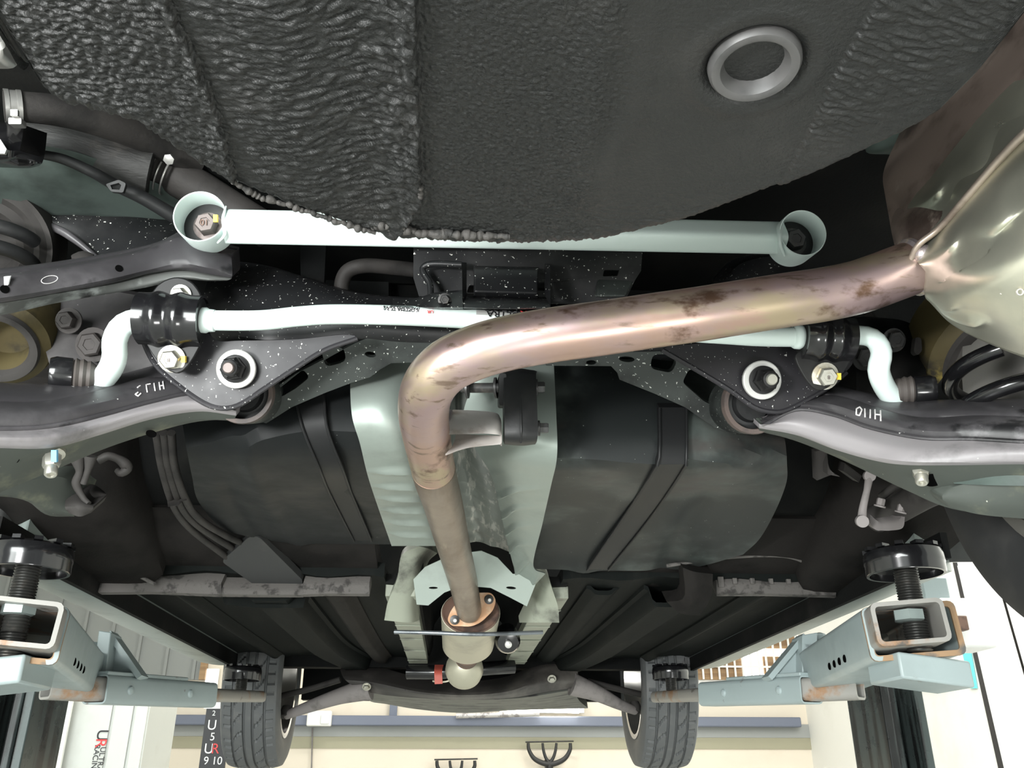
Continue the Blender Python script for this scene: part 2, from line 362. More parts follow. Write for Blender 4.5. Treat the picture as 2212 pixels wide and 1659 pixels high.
# ---- spare wheel tub: bottom skin with sprayed coating, rolled front edge and wall
EDGE = [(-120, -90), (-40, -30), (20, 45), (60, 150), (130, 212), (230, 245), (300, 264), (380, 315), (450, 362), (520, 403), (620, 445), (700, 472), (760, 490), (850, 519), (900, 525), (960, 530), (1100, 534), (1250, 529), (1330, 517), (1400, 502), (1500, 476), (1620, 431), (1740, 386), (1880, 322), (1990, 266), (2080, 185), (2135, 118), (2190, 42), (2250, -30), (2330, -120)]
TZ = .46
ed = [PZ(x, y, TZ) for x, y in EDGE]
ed = cr(ed, 200)
def interp(tab, x):
    if x <= tab[0][0]: return tab[0][1]
    for (a, b), (c, d) in zip(tab, tab[1:]):
        if x <= c: return b + (d - b) * (x - a) / max(1e-9, c - a)
    return tab[-1][1]
edt = sorted((v.x, v.y) for v in ed)
def ridge(p): q = sorted((PZ(x, y, TZ).y, PZ(x, y, TZ).x) for x, y in p); return lambda Y: interp(q, Y)
r1 = ridge([(352, -120), (370, 0), (428, 120), (478, 250), (500, 340), (520, 404)])
r2 = ridge([(903, -120), (905, 0), (909, 250), (914, 430), (880, 480), (850, 519)])
r3 = ridge([(1420, -120), (1400, 60), (1372, 250), (1325, 330), (1310, 500)])
r3b = ridge([(1325, -120), (1310, 60), (1285, 180), (1268, 300), (1262, 500)])
r4 = ridge([(1945, -120), (1890, 0), (1800, 160), (1735, 300), (1690, 385), (1650, 425)])
PLUG = PZ(1632, 152, TZ - .004)
def sst(a, b, x): t = max(0, min(1, (x - a) / (b - a))); return t * t * (3 - 2 * t)
def nz3(x, y, s): return noise.noise(V((x, y, s)))
def coat_h(X, Y, d):
    """proud height of the sprayed coating (metres)"""
    j1 = .004 * nz3(Y * 90, 0, 3); j2 = .0035 * nz3(Y * 110, 5, 3) + .002 * abs(nz3(Y * 260, 1, 9))
    s1 = X - r1(Y) + j1; s2 = X - r2(Y) + j2; s4 = X - r4(Y) + .0015 * nz3(Y * 200, 2, 1); s3 = X - r3(Y) + .003 * nz3(Y * 200, 8, 1)
    wob = nz3(X * 12, Y * 12, 1)
    if s1 < 0:
        w = 1 - sst(-.0018, 0, s1)
        p = sst(-.25, .45, nz3(X * 190 + wob, Y * 330, 0)) + .45 * nz3(X * 420, Y * 640, 4)
        rim = math.exp(-(s1 / .007) ** 2) * (1 + .8 * nz3(X * 200, Y * 200, 7))
        return w * (.0050 + .0026 * p + .0024 * rim)
    if s2 < 0:
        w = 1 - sst(-.0018, 0, s2); near = sst(-.10, 0, s2)
        a = X * (70 + 15 * near) ; b = Y * 300 - X * (150 * near) + 2.5 * wob
        p = sst(-.12, .40, nz3(a, b, 0)) * .75 + sst(-.1, .4, nz3(a * 2.1, b * 1.7, 5)) * .45
        rim = near ** 5 * sst(-.2, .3, nz3(X * 60, Y * 150 - X * 120, 2)); fade = sst(0, .02, s1)
        return w * (.25 + .75 * sst(.0, .030, d)) * (.0018 + .0030 * near + (.0028 + .0010 * near) * p * (.45 + .55 * fade) + .0042 * rim)
    if s4 < 0:
        pl = sst(.0, .03, -s3)
        g = .0012 * sst(-.2, .5, nz3(X * 300, Y * 440, 0)) + .0008 * nz3(X * 640, Y * 820, 2)
        e = sst(.05, .0, d); f = .0011 * sst(-.1, .4, nz3(X * 110, Y * 330, 6)) * sst(.10, .0, d) * (1 - sst(.16, .30, X))
        lump = .0045 * sst(.018, .0, d) * (1 - sst(.02, .10, X)) * (.5 + nz3(X * 120, Y * 150, 3))
        rb = .0035 * math.exp(-((X - r3b(Y)) / .014) ** 2) * sst(.04, .10, d) + .0016 * math.exp(-(s3 / .010) ** 2)
        h = 1.15 * g * (.22 + .78 * pl) + f + lump + rb
        return h
    w = sst(0, .0022, s4); p = sst(-.15, .42, nz3(X * 75 - Y * 10, Y * 280 - X * 90 + 1.5 * wob, 0)) + .3 * nz3(X * 200, Y * 500, 4)
    return w * (.0026 + (.0006 + .0012 * sst(.02, .10, d)) * p)
def make_tub():
    bm = new(); NX = 560; rows = []; x0, x1 = edt[4][0], edt[-5][0]
    for i in range(NX + 1):
        X = x0 + (x1 - x0) * i / NX; Yb = interp(edt, X); Y0 = max(.30, min(.34, Yb - .02)); row = []
        NY = 250; R = .014
        jit = .0016 * nz3(X * 160, 3, 3) + .0010 * nz3(X * 420, 3, 5)
        for j in range(NY + 1):
            t = j / NY; Y = Y0 + (Yb - R - Y0) * t; d = Yb - Y
            z = TZ - coat_h(X, Y, d) + .012 * sst(0.04, 0, d) * 0
            q = (X - PLUG.x) ** 2 + (Y - PLUG.y) ** 2; r = math.sqrt(q)
            z += .006 * (1 - sst(.030, .040, r)) - .0014 * math.exp(-((r - .047) / .006) ** 2)
            row.append(V((X, Y, EYE.z + z)))
        zb_ = TZ - coat_h(X, Yb - R, R)
        for k in range(1, 7):
            a = k / 6 * math.pi / 2
            row.append(V((X, Yb - R + R * math.sin(a) + jit, EYE.z + zb_ + R * (1 - math.cos(a)) + .0012 * nz3(X * 200, k, 1))))
        row.append(V((X, Yb + jit + .004, EYE.z + TZ + .05))); row.append(V((X, Yb + .012, EYE.z + TZ + .28)))
        row.append(V((X, Y0, EYE.z + TZ + .28)))
        rows.append(row)
    grid(bm, rows); return bm
tub = obj('spare_wheel_tub', make_tub(), M_under, body, angle=180)
def bead(pts, r0, r1, seed):
    q = cr([PZ(x, y, TZ - .001) for x, y in pts], 260); q = [v + V((.002 * nz3(v.x * 150, 1, seed), .0016 * nz3(v.x * 180, v.y * 180, seed + 2), -.0032 + .0015 * nz3(v.x * 120, v.y * 90, seed + 4))) for v in q]
    return tube(new(), q, [r0 + r1 * abs(nz3(v.x * 160, v.y * 160, seed + 7)) for v in q], 12)
M_bead = mat('dusty_sealer_bead', (.060, .056, .052), .7, 0, (.026, .026, .025), .45, .62, 60, bump=.6, bsc=200)
obj('sealer_bead', bead([(505, 385), (560, 418), (625, 438), (700, 463), (765, 483), (812, 497)], .0016, .004, 11), M_bead, tub, angle=180)
obj('sealer_bead', bead([(805, 486), (830, 478), (852, 492), (880, 490), (915, 498), (960, 499), (1020, 502), (1100, 505)], .0022, .0060, 21), M_bead, tub, angle=180)
obj('sealer_bead', bead([(908, 395), (905, 430), (890, 455), (872, 480), (866, 498)], .0014, .0045, 31), M_bead, tub, angle=180)
b = lathe(new(), PLUG + V((0, 0, .004)), (0, -.05, -1), [(.001, -.010), (.016, -.010), (.020, -.008), (.0235, .001), (.0245, .003), (.027, .004), (.0305, .0035), (.0325, .0005), (.033, -.004), (.030, -.012)], 48)
M_plug = mat('grey_rubber_plug', (.085, .083, .082), .45, 0, (.055, .055, .055), .5, .75, 30)
pl = obj('drain_plug', b, M_plug, tub)
# ---- panels above and ahead
E = EYE.z
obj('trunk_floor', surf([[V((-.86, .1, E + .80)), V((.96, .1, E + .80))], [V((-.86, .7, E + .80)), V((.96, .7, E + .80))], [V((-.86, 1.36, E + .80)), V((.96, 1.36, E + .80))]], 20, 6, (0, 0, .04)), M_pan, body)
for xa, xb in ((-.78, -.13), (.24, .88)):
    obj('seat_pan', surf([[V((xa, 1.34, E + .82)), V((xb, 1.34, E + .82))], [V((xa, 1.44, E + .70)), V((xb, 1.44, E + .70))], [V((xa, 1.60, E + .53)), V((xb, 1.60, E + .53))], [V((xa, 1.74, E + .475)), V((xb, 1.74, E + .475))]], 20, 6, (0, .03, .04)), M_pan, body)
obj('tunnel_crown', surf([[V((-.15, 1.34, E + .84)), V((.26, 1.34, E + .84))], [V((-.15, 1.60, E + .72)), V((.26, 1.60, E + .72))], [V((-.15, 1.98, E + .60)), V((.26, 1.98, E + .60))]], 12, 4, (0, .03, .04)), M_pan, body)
def plug_disc(px, py, r, tilt, Z, m=M_grey):
    p = PZ(px, py, Z); return lathe(new(), p, tilt, [(.002, .003), (r * .55, .003), (r * .6, .0045), (r * .85, .0045), (r, .002), (r, -.006)], 28)
obj('floor_plug', plug_disc(264, 1167, .024, (0, -.35, -1), .47), mat('pale_dust_plug', (.10, .10, .095), .6), body)
obj('floor_plug', plug_disc(1766, 1180, .024, (0, -.35, -1), .47), M_cover, body)
# heel crossmember between seat pan and floor
for xa, xb in ((-.80, -.165), (.275, .90)):
    obj('heel_crossmember', surf([[V((xa, 1.70, E + .48)), V((xb, 1.70, E + .48))], [V((xa, 1.80, E + .435)), V((xb, 1.80, E + .435))], [V((xa, 1.93, E + .405)), V((xb, 1.93, E + .405))], [V((xa, 2.00, E + .40)), V((xb, 2.00, E + .40))]], 24, 5, (0, .02, .05)), M_brown, body)
obj('tunnel_mouth', surf([[(905, 1180, 1.86), (868, 1200, 1.88), (858, 1250, 1.92), (838, 1300, 1.96), (830, 1340, 2.0)], [(925, 1185, 1.9), (905, 1205, 1.9), (895, 1250, 1.94), (885, 1300, 1.98), (885, 1345, 2.02)], [(945, 1195, 2.0), (925, 1215, 2.0), (915, 1260, 2.02), (905, 1300, 2.06), (905, 1340, 2.1)]], 24, 4, (0, .03, .02)), M_olive, body)
obj('tunnel_mouth', surf([[(1150, 1205, 1.88), (1178, 1230, 1.90), (1192, 1270, 1.92), (1205, 1310, 1.96), (1208, 1345, 2.0)], [(1130, 1215, 1.92), (1160, 1245, 1.94), (1168, 1280, 1.95), (1160, 1310, 1.98), (1150, 1345, 2.02)], [(1115, 1230, 2.0), (1140, 1260, 2.0), (1146, 1290, 2.02), (1136, 1315, 2.06), (1122, 1345, 2.1)]], 24, 4, (0, .03, .02)), M_olive, body)
# side members flanking the pan
for s in (-1, 1):
    xo, xi = (-.82, -.60) if s < 0 else (.94, .74)
    obj('side_member', surf([[V((xi, 1.36, E + .80)), V((xi - .02 * s, 1.60, E + .56)), V((xi, 1.85, E + .43))], [V((xi + .03 * s, 1.34, E + .60)), V((xi + .02 * s, 1.55, E + .44)), V((xi + .03 * s, 1.9, E + .375))], [V((xo, 1.30, E + .60)), V((xo, 1.5, E + .42)), V((xo, 1.92, E + .37))]], 20, 5, (0, .02, .05)), M_brown, body)
# floor pans
def pan(x0, x1, name='floor_pan', z=.392):
    return obj(name, surf([[V((x0, 1.90, E + z)), V((x0, 3.32, E + z))], [V((x0 + (x1 - x0) * .5, 1.90, E + z + .006)), V((x0 + (x1 - x0) * .5, 3.32, E + z + .006))], [V((x1, 1.90, E + z)), V((x1, 3.32, E + z))]], 40, 10, (0, 0, .03),
        fn=lambda v, a, c: v + V((0, 0, .004 * math.sin(a * 22)))), M_floor, body)
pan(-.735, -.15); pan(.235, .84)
def rail(pts, w, h, name, m, z0=.385):
    """pressed rail: hat section along the given plan points"""
    q = cr([V((x, y, E + z0)) for x, y in pts], 30); s = new(); rows = []
    for i, p in enumerate(q):
        t = (q[min(i + 1, 29)] - q[max(0, i - 1)]).normalized(); n = t.cross(V((0, 0, 1)))
        rows.append([p + n * a + V((0, 0, c)) for a, c in ((-w / 2 - .012, .005), (-w / 2 - .002, 0), (-w / 2 + .006, -h * .8), (-w / 2 + .014, -h), (w / 2 - .014, -h), (w / 2 - .006, -h * .8), (w / 2 + .002, 0), (w / 2 + .012, .005))])
    solid(s, rows, (0, 0, .01)); return obj(name, s, m, body)
rail([(-.40, 1.96), (-.40, 2.4), (-.39, 2.9), (-.34, 3.30)], .10, .035, 'floor_rail', M_floor)
rail([(-.265, 1.96), (-.265, 2.4), (-.26, 2.9), (-.25, 3.24)], .05, .018, 'floor_rail', M_brown)
rail([(.49, 1.98), (.48, 2.4), (.465, 2.9), (.42, 3.32)], .10, .035, 'floor_rail', M_floor)
rail([(.335, 1.98), (.335, 2.4), (.335, 2.9), (.335, 3.24)], .05, .010, 'floor_rail', M_floor)
rail([(-.62, 1.96), (-.62, 2.5), (-.61, 3.2)], .03, .010, 'floor_bead', M_floor)
rail([(.70, 1.98), (.70, 2.5), (.69, 3.2)], .03, .010, 'floor_bead', M_floor)
# tunnel
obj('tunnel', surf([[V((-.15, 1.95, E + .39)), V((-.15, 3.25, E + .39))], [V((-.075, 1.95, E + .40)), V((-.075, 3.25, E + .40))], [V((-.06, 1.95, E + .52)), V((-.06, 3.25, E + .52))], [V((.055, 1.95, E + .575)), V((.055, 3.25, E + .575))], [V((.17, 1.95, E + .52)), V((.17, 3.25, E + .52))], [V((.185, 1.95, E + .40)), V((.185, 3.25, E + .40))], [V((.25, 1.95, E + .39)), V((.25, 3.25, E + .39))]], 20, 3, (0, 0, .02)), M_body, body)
for s, x in ((-1, -.118), (1, .222)):
    bm = wbox(x - .033, x + .033, 1.97, 3.22, E + .365, E + .392)
    for k in range(5): bx(bm, (x, 2.12 + k * .25, E + .364), XYZ, .067, .008, .004)
    obj('tunnel_flange', bm, M_olive, body, bevel=.008)
# front bulkhead closing the engine bay
obj('bulkhead', wbox(-.75, .85, 3.30, 3.36, E + .36, E + .95), M_pan, body)
obj('dark_backing', wbox(-.60, .70, 3.78, 3.84, E + .287, E + .66), M_pan, body)  # added dark block so the gap below the bulkhead stays dark
obj('engine_bay_shade', wbox(-.62, .72, 3.36, 4.1, E + .62, E + .66), M_pan, body)
# rockers
for s, x0, x1 in ((-1, -.905, -.742), (1, .848, .995)):
    mid = (x0 + x1) / 2; xi, xo = (x1, x0) if s < 0 else (x0, x1)
    obj('rocker_panel', surf([[V((xi, 1.55, E + .372)), V((xi, 3.25, E + .372))], [V((xi + .03 * s, 1.57, E + .358)), V((xi + .03 * s, 3.25, E + .358))], [V((mid + .02 * s, 1.62, E + .362)), V((mid + .02 * s, 3.25, E + .362))], [V((xo, 1.70, E + .385)), V((xo, 3.25, E + .385))], [V((xo + .01 * s, 1.72, E + .46)), V((xo + .01 * s, 3.22, E + .46))]], 16, 4, (0, 0, .06)), M_sealpaint, body)
    bm = wbox(xi - .008, xi + .004, 1.45, 3.22, E + .345, E + .39); obj('pinch_weld', bm, M_body, body)
# dirty flange strips at the back of the floor
def strip(pts, name, m, h=26, d=.03, teeth=()):
    top = [(x, y - h / 2, Y) for x, y, Y in pts]; bot = [(x, y + h / 2, Y - .004) for x, y, Y in pts]; fl = [(x, y + h / 2 + 5, Y + .02) for x, y, Y in pts]
    bm = surf([top, bot, fl], 40, 3, (0, d, .03), sm=False, smx=False)
    for x, y, w, hh, Y in teeth: bx(bm, PY(x, y, Y), XYZ, pr(PY(x, y, Y), w), .012, pr(PY(x, y, Y), hh))
    return obj(name, bm, m, body)
strip([(200, 1267, 1.90), (330, 1266, 1.90), (478, 1272, 1.90)], 'floor_flange', M_dirt, 26)
strip([(478, 1278, 1.90), (570, 1279, 1.90), (655, 1279, 1.90)], 'floor_flange', M_dirt, 13)
strip([(655, 1272, 1.90), (720, 1270, 1.90), (798, 1271, 1.90)], 'floor_flange', M_dirt, 25)
strip([(1548, 1270, 1.90), (1660, 1270, 1.90), (1806, 1274, 1.90)], 'floor_flange', M_dirt, 26, teeth=[(1556, 1258, 12, 22, 1.9), (1586, 1256, 9, 12, 1.9), (1624, 1256, 9, 12, 1.9), (1664, 1257, 9, 12, 1.9), (1702, 1257, 9, 10, 1.9), (1752, 1255, 14, 18, 1.9), (1778, 1256, 10, 18, 1.9), (1798, 1258, 12, 22, 1.9)])
b = surf([[(480, 1287, 2.0), (560, 1288, 2.0), (660, 1291, 2.0)], [(485, 1306, 2.0), (560, 1313, 2.0), (655, 1313, 2.0)]], 10, 2, (0, .05, .01), sm=False); obj('rail_end', b, M_floor, body)
b = surf([[(1475, 1226, 1.80), (1500, 1235, 1.80), (1540, 1240, 1.82)], [(1478, 1290, 1.85), (1500, 1300, 1.85), (1536, 1290, 1.86)], [(1440, 1300, 1.90), (1470, 1325, 1.90), (1512, 1330, 1.92)]], 10, 4, (0, .04, .03)); obj('rail_end', b, M_brown, body)
# wheel houses
obj('wheel_house', surf([[(-160, 320, .92), (0, 310, .93), (150, 325, .95), (300, 380, 1.02), (420, 430, 1.08)], [(-160, 380, .97), (0, 380, .98), (150, 385, .99), (300, 420, 1.05), (420, 455, 1.10)], [(-160, 480, 1.06), (0, 480, 1.08), (150, 470, 1.09), (300, 475, 1.11), (420, 490, 1.14)]], 24, 5, (0, .03, .02)), M_house, body)
obj('wheel_house', surf([[(1880, 312, .93), (1950, 250, .86), (2040, 190, .80), (2150, 80, .72)], [(1900, 326, .93), (1980, 300, .89), (2080, 260, .85), (2190, 180, .78)], [(1930, 331, .945), (1995, 334, .94), (2080, 330, .92), (2200, 290, .88)]], 20, 4, (0, .03, .02)), M_house, body)
obj('arch_liner', surf([[(1990, 1098, 1.55), (2050, 1085, 1.5), (2120, 1080, 1.45)], [(1985, 1115, 1.55), (2050, 1150, 1.55), (2130, 1160, 1.5)], [(2022, 1146, 1.62), (2060, 1150, 1.6), (2140, 1160, 1.55)], [(2035, 1215, 1.66), (2080, 1214, 1.64), (2160, 1214, 1.6)]], 12, 4, (0, .03, .01)), M_cover, body)
obj('arch_liner', surf([[(-60, 1000, 1.5), (0, 1020, 1.5), (40, 1075, 1.55)], [(-60, 1150, 1.5), (0, 1130, 1.52), (35, 1100, 1.56)]], 10, 4, (0, .04, .01)), M_cover, body)
# dust ring pressing beside the muffler-side sill
obj('pan_rim', ptube([(1440, 1222, 1.82), (1560, 1205, 1.82), (1680, 1200, 1.82), (1740, 1215, 1.84), (1772, 1240, 1.86), (1752, 1262, 1.88)], .004, 40, 8), M_dirt, body)
obj('pan_rim', ptube([(250, 1200, 1.82), (250, 1235, 1.86), (290, 1240, 1.87), (335, 1262, 1.88)], .004, 30, 8), M_dirt, body)
# ================================================================== fuel tank
tank = thing('fuel_tank', 'black plastic saddle fuel tank in two lobes either side of the heat shield', 'fuel tank', PZ(1400, 1100, .42))
def zrow(l, z): return [(x, y, 'z', zz) for (x, y), zz in zip(l, z if isinstance(z, (list, tuple)) else [z] * len(l))]
obj('tank_lobe', surf([
    [(380, 850, 1.22), (520, 800, 1.22), (660, 770, 1.22), (790, 770, 1.22)],
    [(396, 925, 1.20), (520, 880, 1.19), (660, 850, 1.19), (765, 850, 1.19)],
    [(404, 975, 1.205), (520, 960, 1.19), (660, 945, 1.19), (780, 950, 1.20)],
    [(415, 1030, 1.33), (520, 1035, 1.32), (660, 1030, 1.32), (800, 1040, 1.34)],
    [(428, 1082, 1.50), (545, 1100, 1.55), (680, 1105, 1.56), (830, 1110, 1.56)],
    [(470, 1135, 1.66), (580, 1155, 1.72), (700, 1160, 1.73), (845, 1160, 1.73)],
    [(505, 1152, 1.72), (590, 1170, 1.78), (710, 1175, 1.78), (850, 1176, 1.78)]], 40, 6, (0, .10, .12),
    fn=lambda v, a, c: v + V((0, 0, -.006 * math.exp(-((c - .33 - .1 * a) / .05) ** 2) + .006 * math.exp(-((c - .2) / .05) ** 2) * sst(.3, .5, a)))), M_tank, tank)
obj('tank_lobe', surf([
    [(1150, 770, 1.24), (1300, 775, 1.23), (1450, 800, 1.22), (1560, 850, 1.22), (1690, 925, 1.24)],
    [(1160, 880, 1.20), (1300, 880, 1.19), (1450, 890, 1.18), (1570, 920, 1.18), (1697, 960, 1.21)],
    [(1160, 985, 1.19), (1300, 985, 1.18), (1450, 985, 1.175), (1590, 985, 1.18), (1700, 1000, 1.23)],
    [(1160, 1020, 1.24), (1300, 1020, 1.23), (1450, 1022, 1.23), (1590, 1025, 1.24), (1698, 1045, 1.32)],
    [(1140, 1100, 1.50), (1270, 1100, 1.50), (1430, 1100, 1.49), (1570, 1100, 1.49), (1672, 1110, 1.50)],
    [(1130, 1190, 1.77), (1250, 1190, 1.77), (1400, 1190, 1.76), (1540, 1180, 1.72), (1640, 1165, 1.66)],
    [(1120, 1228, 1.86), (1240, 1231, 1.86), (1400, 1233, 1.87), (1500, 1226, 1.84), (1605, 1198, 1.75)]], 48, 6, (0, .08, .12),
    fn=lambda v, a, c: v + V((0, 0, sst(.35, .5, a) * (-.007 * math.exp(-((c - .42 + .14 * a) / .05) ** 2) + .006 * math.exp(-((c - .72 + .1 * a) / .04) ** 2))))), M_tankg, tank)
def strap(L, R, name='tank_strap'):
    o = obj(name, surf([L, R], 40, 3, (0, .012, .012), sm=False), M_strap, tank)
    for e in (L, R):
        q = [pt(p) + V((0, -.002, -.002)) for p in e]; obj('strap_edge', tube(new(), cr(q, 40), .0022, 8), M_strap, o)
def off(p): return [(x, y, Y - .012) for x, y, Y in p]
strap(off([(640, 860, 1.19), (655, 925, 1.19), (690, 1010, 1.25), (715, 1070, 1.44), (765, 1168, 1.76)]), off([(700, 850, 1.19), (708, 925, 1.19), (740, 1010, 1.26), (762, 1070, 1.44), (803, 1168, 1.76)]))
strap(off([(1424, 880, 1.18), (1424, 985, 1.175), (1412, 1015, 1.21), (1350, 1110, 1.52), (1268, 1230, 1.85)]), off([(1482, 880, 1.18), (1482, 985, 1.175), (1474, 1015, 1.21), (1402, 1120, 1.55), (1314, 1230, 1.86)]))
# ================================================================== heat shield over the exhaust
sh = thing('heat_shield', 'dull aluminium heat shield tunnel between the two tank lobes', 'heat shield', PY(1000, 1000, 1.4))
def rib(v, a, c): return v + V((0, -.002, -.007 * max(0, math.sin((a * 9.2 + .2 - c * .25) * 2 * math.pi)) ** 3 * sst(0, .2, c) * sst(.22, .3, a) * (1 - sst(.93, 1, a))))
def vcols(cols): return [list(r) for r in zip(*cols)]
Lc = [[(756, 800, 1.155), (880, 770, 1.17), (930, 780, 1.23)], [(760, 895, 1.145), (860, 880, 1.15), (935, 900, 1.23)], [(778, 960, 1.18), (880, 955, 1.18), (950, 960, 1.28)], [(795, 1030, 1.28), (890, 1030, 1.28), (960, 1035, 1.36)], [(818, 1100, 1.46), (910, 1100, 1.46), (975, 1105, 1.53)], [(846, 1180, 1.68), (930, 1180, 1.68), (985, 1180, 1.72)]]
obj('shield_flange', surf(Lc, 18, 24, (0, .003, .003), fn=rib), M_shield, sh)
Rc = [[(1040, 790, 1.17), (1120, 785, 1.18), (1196, 788, 1.175)], [(1000, 900, 1.20), (1120, 890, 1.13), (1201, 890, 1.135)], [(1030, 975, 1.25), (1120, 975, 1.15), (1203, 985, 1.145)], [(1062, 1030, 1.34), (1120, 1030, 1.24), (1190, 1050, 1.26)], [(1082, 1110, 1.52), (1120, 1105, 1.44), (1172, 1130, 1.46)], [(1100, 1190, 1.74), (1125, 1185, 1.66), (1152, 1222, 1.70)], [(1128, 1290, 1.95), (1145, 1275, 1.90), (1178, 1240, 1.78)]]
obj('shield_flange', surf(Rc, 18, 20, (0, .003, .003), fn=lambda v, a, c: rib(v, a * .9, (1 - c) * .35)), M_shield, sh)
T = [[(920, 760, 1.32), (985, 740, 1.40), (1050, 760, 1.22)], [(930, 880, 1.30), (980, 860, 1.42), (1010, 890, 1.24)], [(945, 960, 1.36), (990, 950, 1.48), (1040, 970, 1.30)], [(955, 1040, 1.48), (1010, 1030, 1.60), (1066, 1035, 1.40)], [(970, 1110, 1.66), (1030, 1100, 1.75), (1084, 1110, 1.60)], [(985, 1180, 1.84), (1040, 1170, 1.92), (1100, 1192, 1.84)]]
obj('shield_tunnel', surf(T, 24, 12, (0, .006, .006), fn=lambda v, a, c: v + V((0, 0, -.005 * max(0, math.sin((a * 11 - c * 1.2) * 2 * math.pi)) ** 2 * math.sin(c * math.pi)))), M_streak, sh)
fsh = thing('heat_shield', 'folded green-grey shield plate with two slots behind the pipe flange', 'heat shield', PY(1030, 1240, 1.98))
bm = plate([(893, 1252), (918, 1225), (955, 1208), (962, 1200), (1040, 1190), (1075, 1205), (1108, 1240), (1150, 1235), (1157, 1262), (1138, 1310), (1100, 1290), (1060, 1270), (1000, 1265), (960, 1280), (925, 1308), (900, 1306)], (1000, 1250, 1.84), (0, -.9, -.5), .003, holes=[ell(936, 1270, 10, 2.5, 0, 12), ell(1104, 1270, 11, 3, 5, 12)])
obj('shield_plate', bm, M_shield, fsh)
# ================================================================== rear subframe
sf = thing('subframe', 'black paint-splashed rear subframe crossmember behind the exhaust bend', 'subframe', PY(1000, 700, 1.1))
# rear face above the bar and main body
obj('crossmember', surf([
    [(470, 560, 1.16), (560, 573, 1.12), (650, 600, 1.10), (760, 632, 1.09), (900, 645, 1.08), (1190, 650, 1.08), (1430, 680, 1.09), (1640, 660, 1.12)],
    [(440, 640, 1.12), (560, 645, 1.08), (660, 650, 1.07), (760, 660, 1.06), (900, 690, 1.06), (1190, 690, 1.06), (1430, 710, 1.07), (1650, 700, 1.10)],
    [(460, 735, 1.10), (560, 732, 1.07), (660, 728, 1.07), (780, 728, 1.07), (900, 735, 1.07), (1190, 740, 1.07), (1430, 750, 1.08), (1640, 745, 1.10)],
    [(520, 800, 1.16), (600, 780, 1.15), (680, 760, 1.14), (780, 752, 1.12), (900, 765, 1.12), (1190, 770, 1.12), (1400, 775, 1.12), (1600, 800, 1.16)]], 60, 5, (0, .05, .03)), M_sub, sf)
# lower arms of the crossmember, drilled
o1 = [(905, 733), (800, 728), (770, 740), (640, 806), (560, 860), (540, 905), (575, 915), (630, 880), (700, 850), (760, 827), (800, 815), (822, 798), (845, 785), (910, 783), (1000, 790), (1000, 735)]
obj('crossmember_flange', plate(o1, (760, 790, 1.10), (0, -.72, -.70), .012, holes=[fillet([(693, 755), (742, 749), (748, 781), (703, 793)], 14), ell(800, 766, 12, 6, 10, 12), fillet([(600, 842), (655, 798), (668, 815), (640, 838), (606, 858)], 8)]), M_subg, sf, bevel=.002)
o2 = [(1180, 740), (1180, 790), (1320, 791), (1334, 806), (1338, 820), (1420, 853), (1480, 880), (1545, 925), (1590, 938), (1612, 900), (1570, 840), (1425, 757), (1320, 748)]
obj('crossmember_flange', plate(o2, (1430, 800, 1.11), (0, -.72, -.70), .012, holes=[fillet([(1410, 765), (1452, 766), (1462, 783), (1450, 806), (1404, 796)], 13), ell(1354, 776, 17, 6, 4, 14), ell(1277, 783, 11, 5, 0, 12), fillet([(1488, 798), (1508, 797), (1560, 833), (1550, 880), (1522, 868), (1474, 826)], 9)]), M_subg, sf, bevel=.002)
# pressed pivot brackets
bl = smooth2([(303, 700), (312, 742), (338, 790), (385, 832), (440, 870), (480, 882), (520, 873), (573, 838), (640, 794), (702, 756), (772, 731), (742, 722), (640, 732), (520, 735), (465, 733), (432, 690), (420, 640), (360, 645), (316, 660)], 90)
obj('pivot_bracket', plate(bl, (500, 790, 1.035), NR, .006), mat('satin_bracket_steel', (.022, .021, .024), .45, 0, (.075, .072, .076), .5, .75, 6, spec=.35, specks=(.65, .65, .62), spsc=240, spth=.68, rvar=.1), sf, bevel=.003)
brk = bpy.data.objects['pivot_bracket']
br = smooth2([(1430, 756), (1500, 742), (1600, 736), (1700, 735), (1748, 740), (1800, 735), (1840, 745), (1844, 780), (1826, 805), (1790, 836), (1735, 868), (1700, 885), (1672, 890), (1630, 880), (1580, 845), (1520, 808)], 90)
M_bk2 = brk.data.materials[0]
obj('pivot_bracket', plate(br, (1640, 800, 1.045), NR, .006), M_bk2, sf, bevel=.003)
# flanged edges of those brackets
def edge_tube(px, ref, r=.0035):
    p0 = pt(ref); n = NR.normalized(); return tube(new(), cr([onpl(x, y, p0, n) for x, y in px], 50), r, 8)
obj('bracket_rim', edge_tube([(303, 700), (312, 742), (338, 790), (385, 832), (440, 870), (480, 882), (520, 873), (573, 838), (640, 794), (702, 756), (772, 731)], (500, 790, 1.036)), M_bk2, brk)
obj('bracket_rim', edge_tube([(1430, 756), (1520, 808), (1580, 845), (1630, 880), (1672, 890), (1700, 885), (1735, 868), (1790, 836), (1828, 804)], (1640, 800, 1.046)), M_bk2, bpy.data.objects['pivot_bracket.001'])
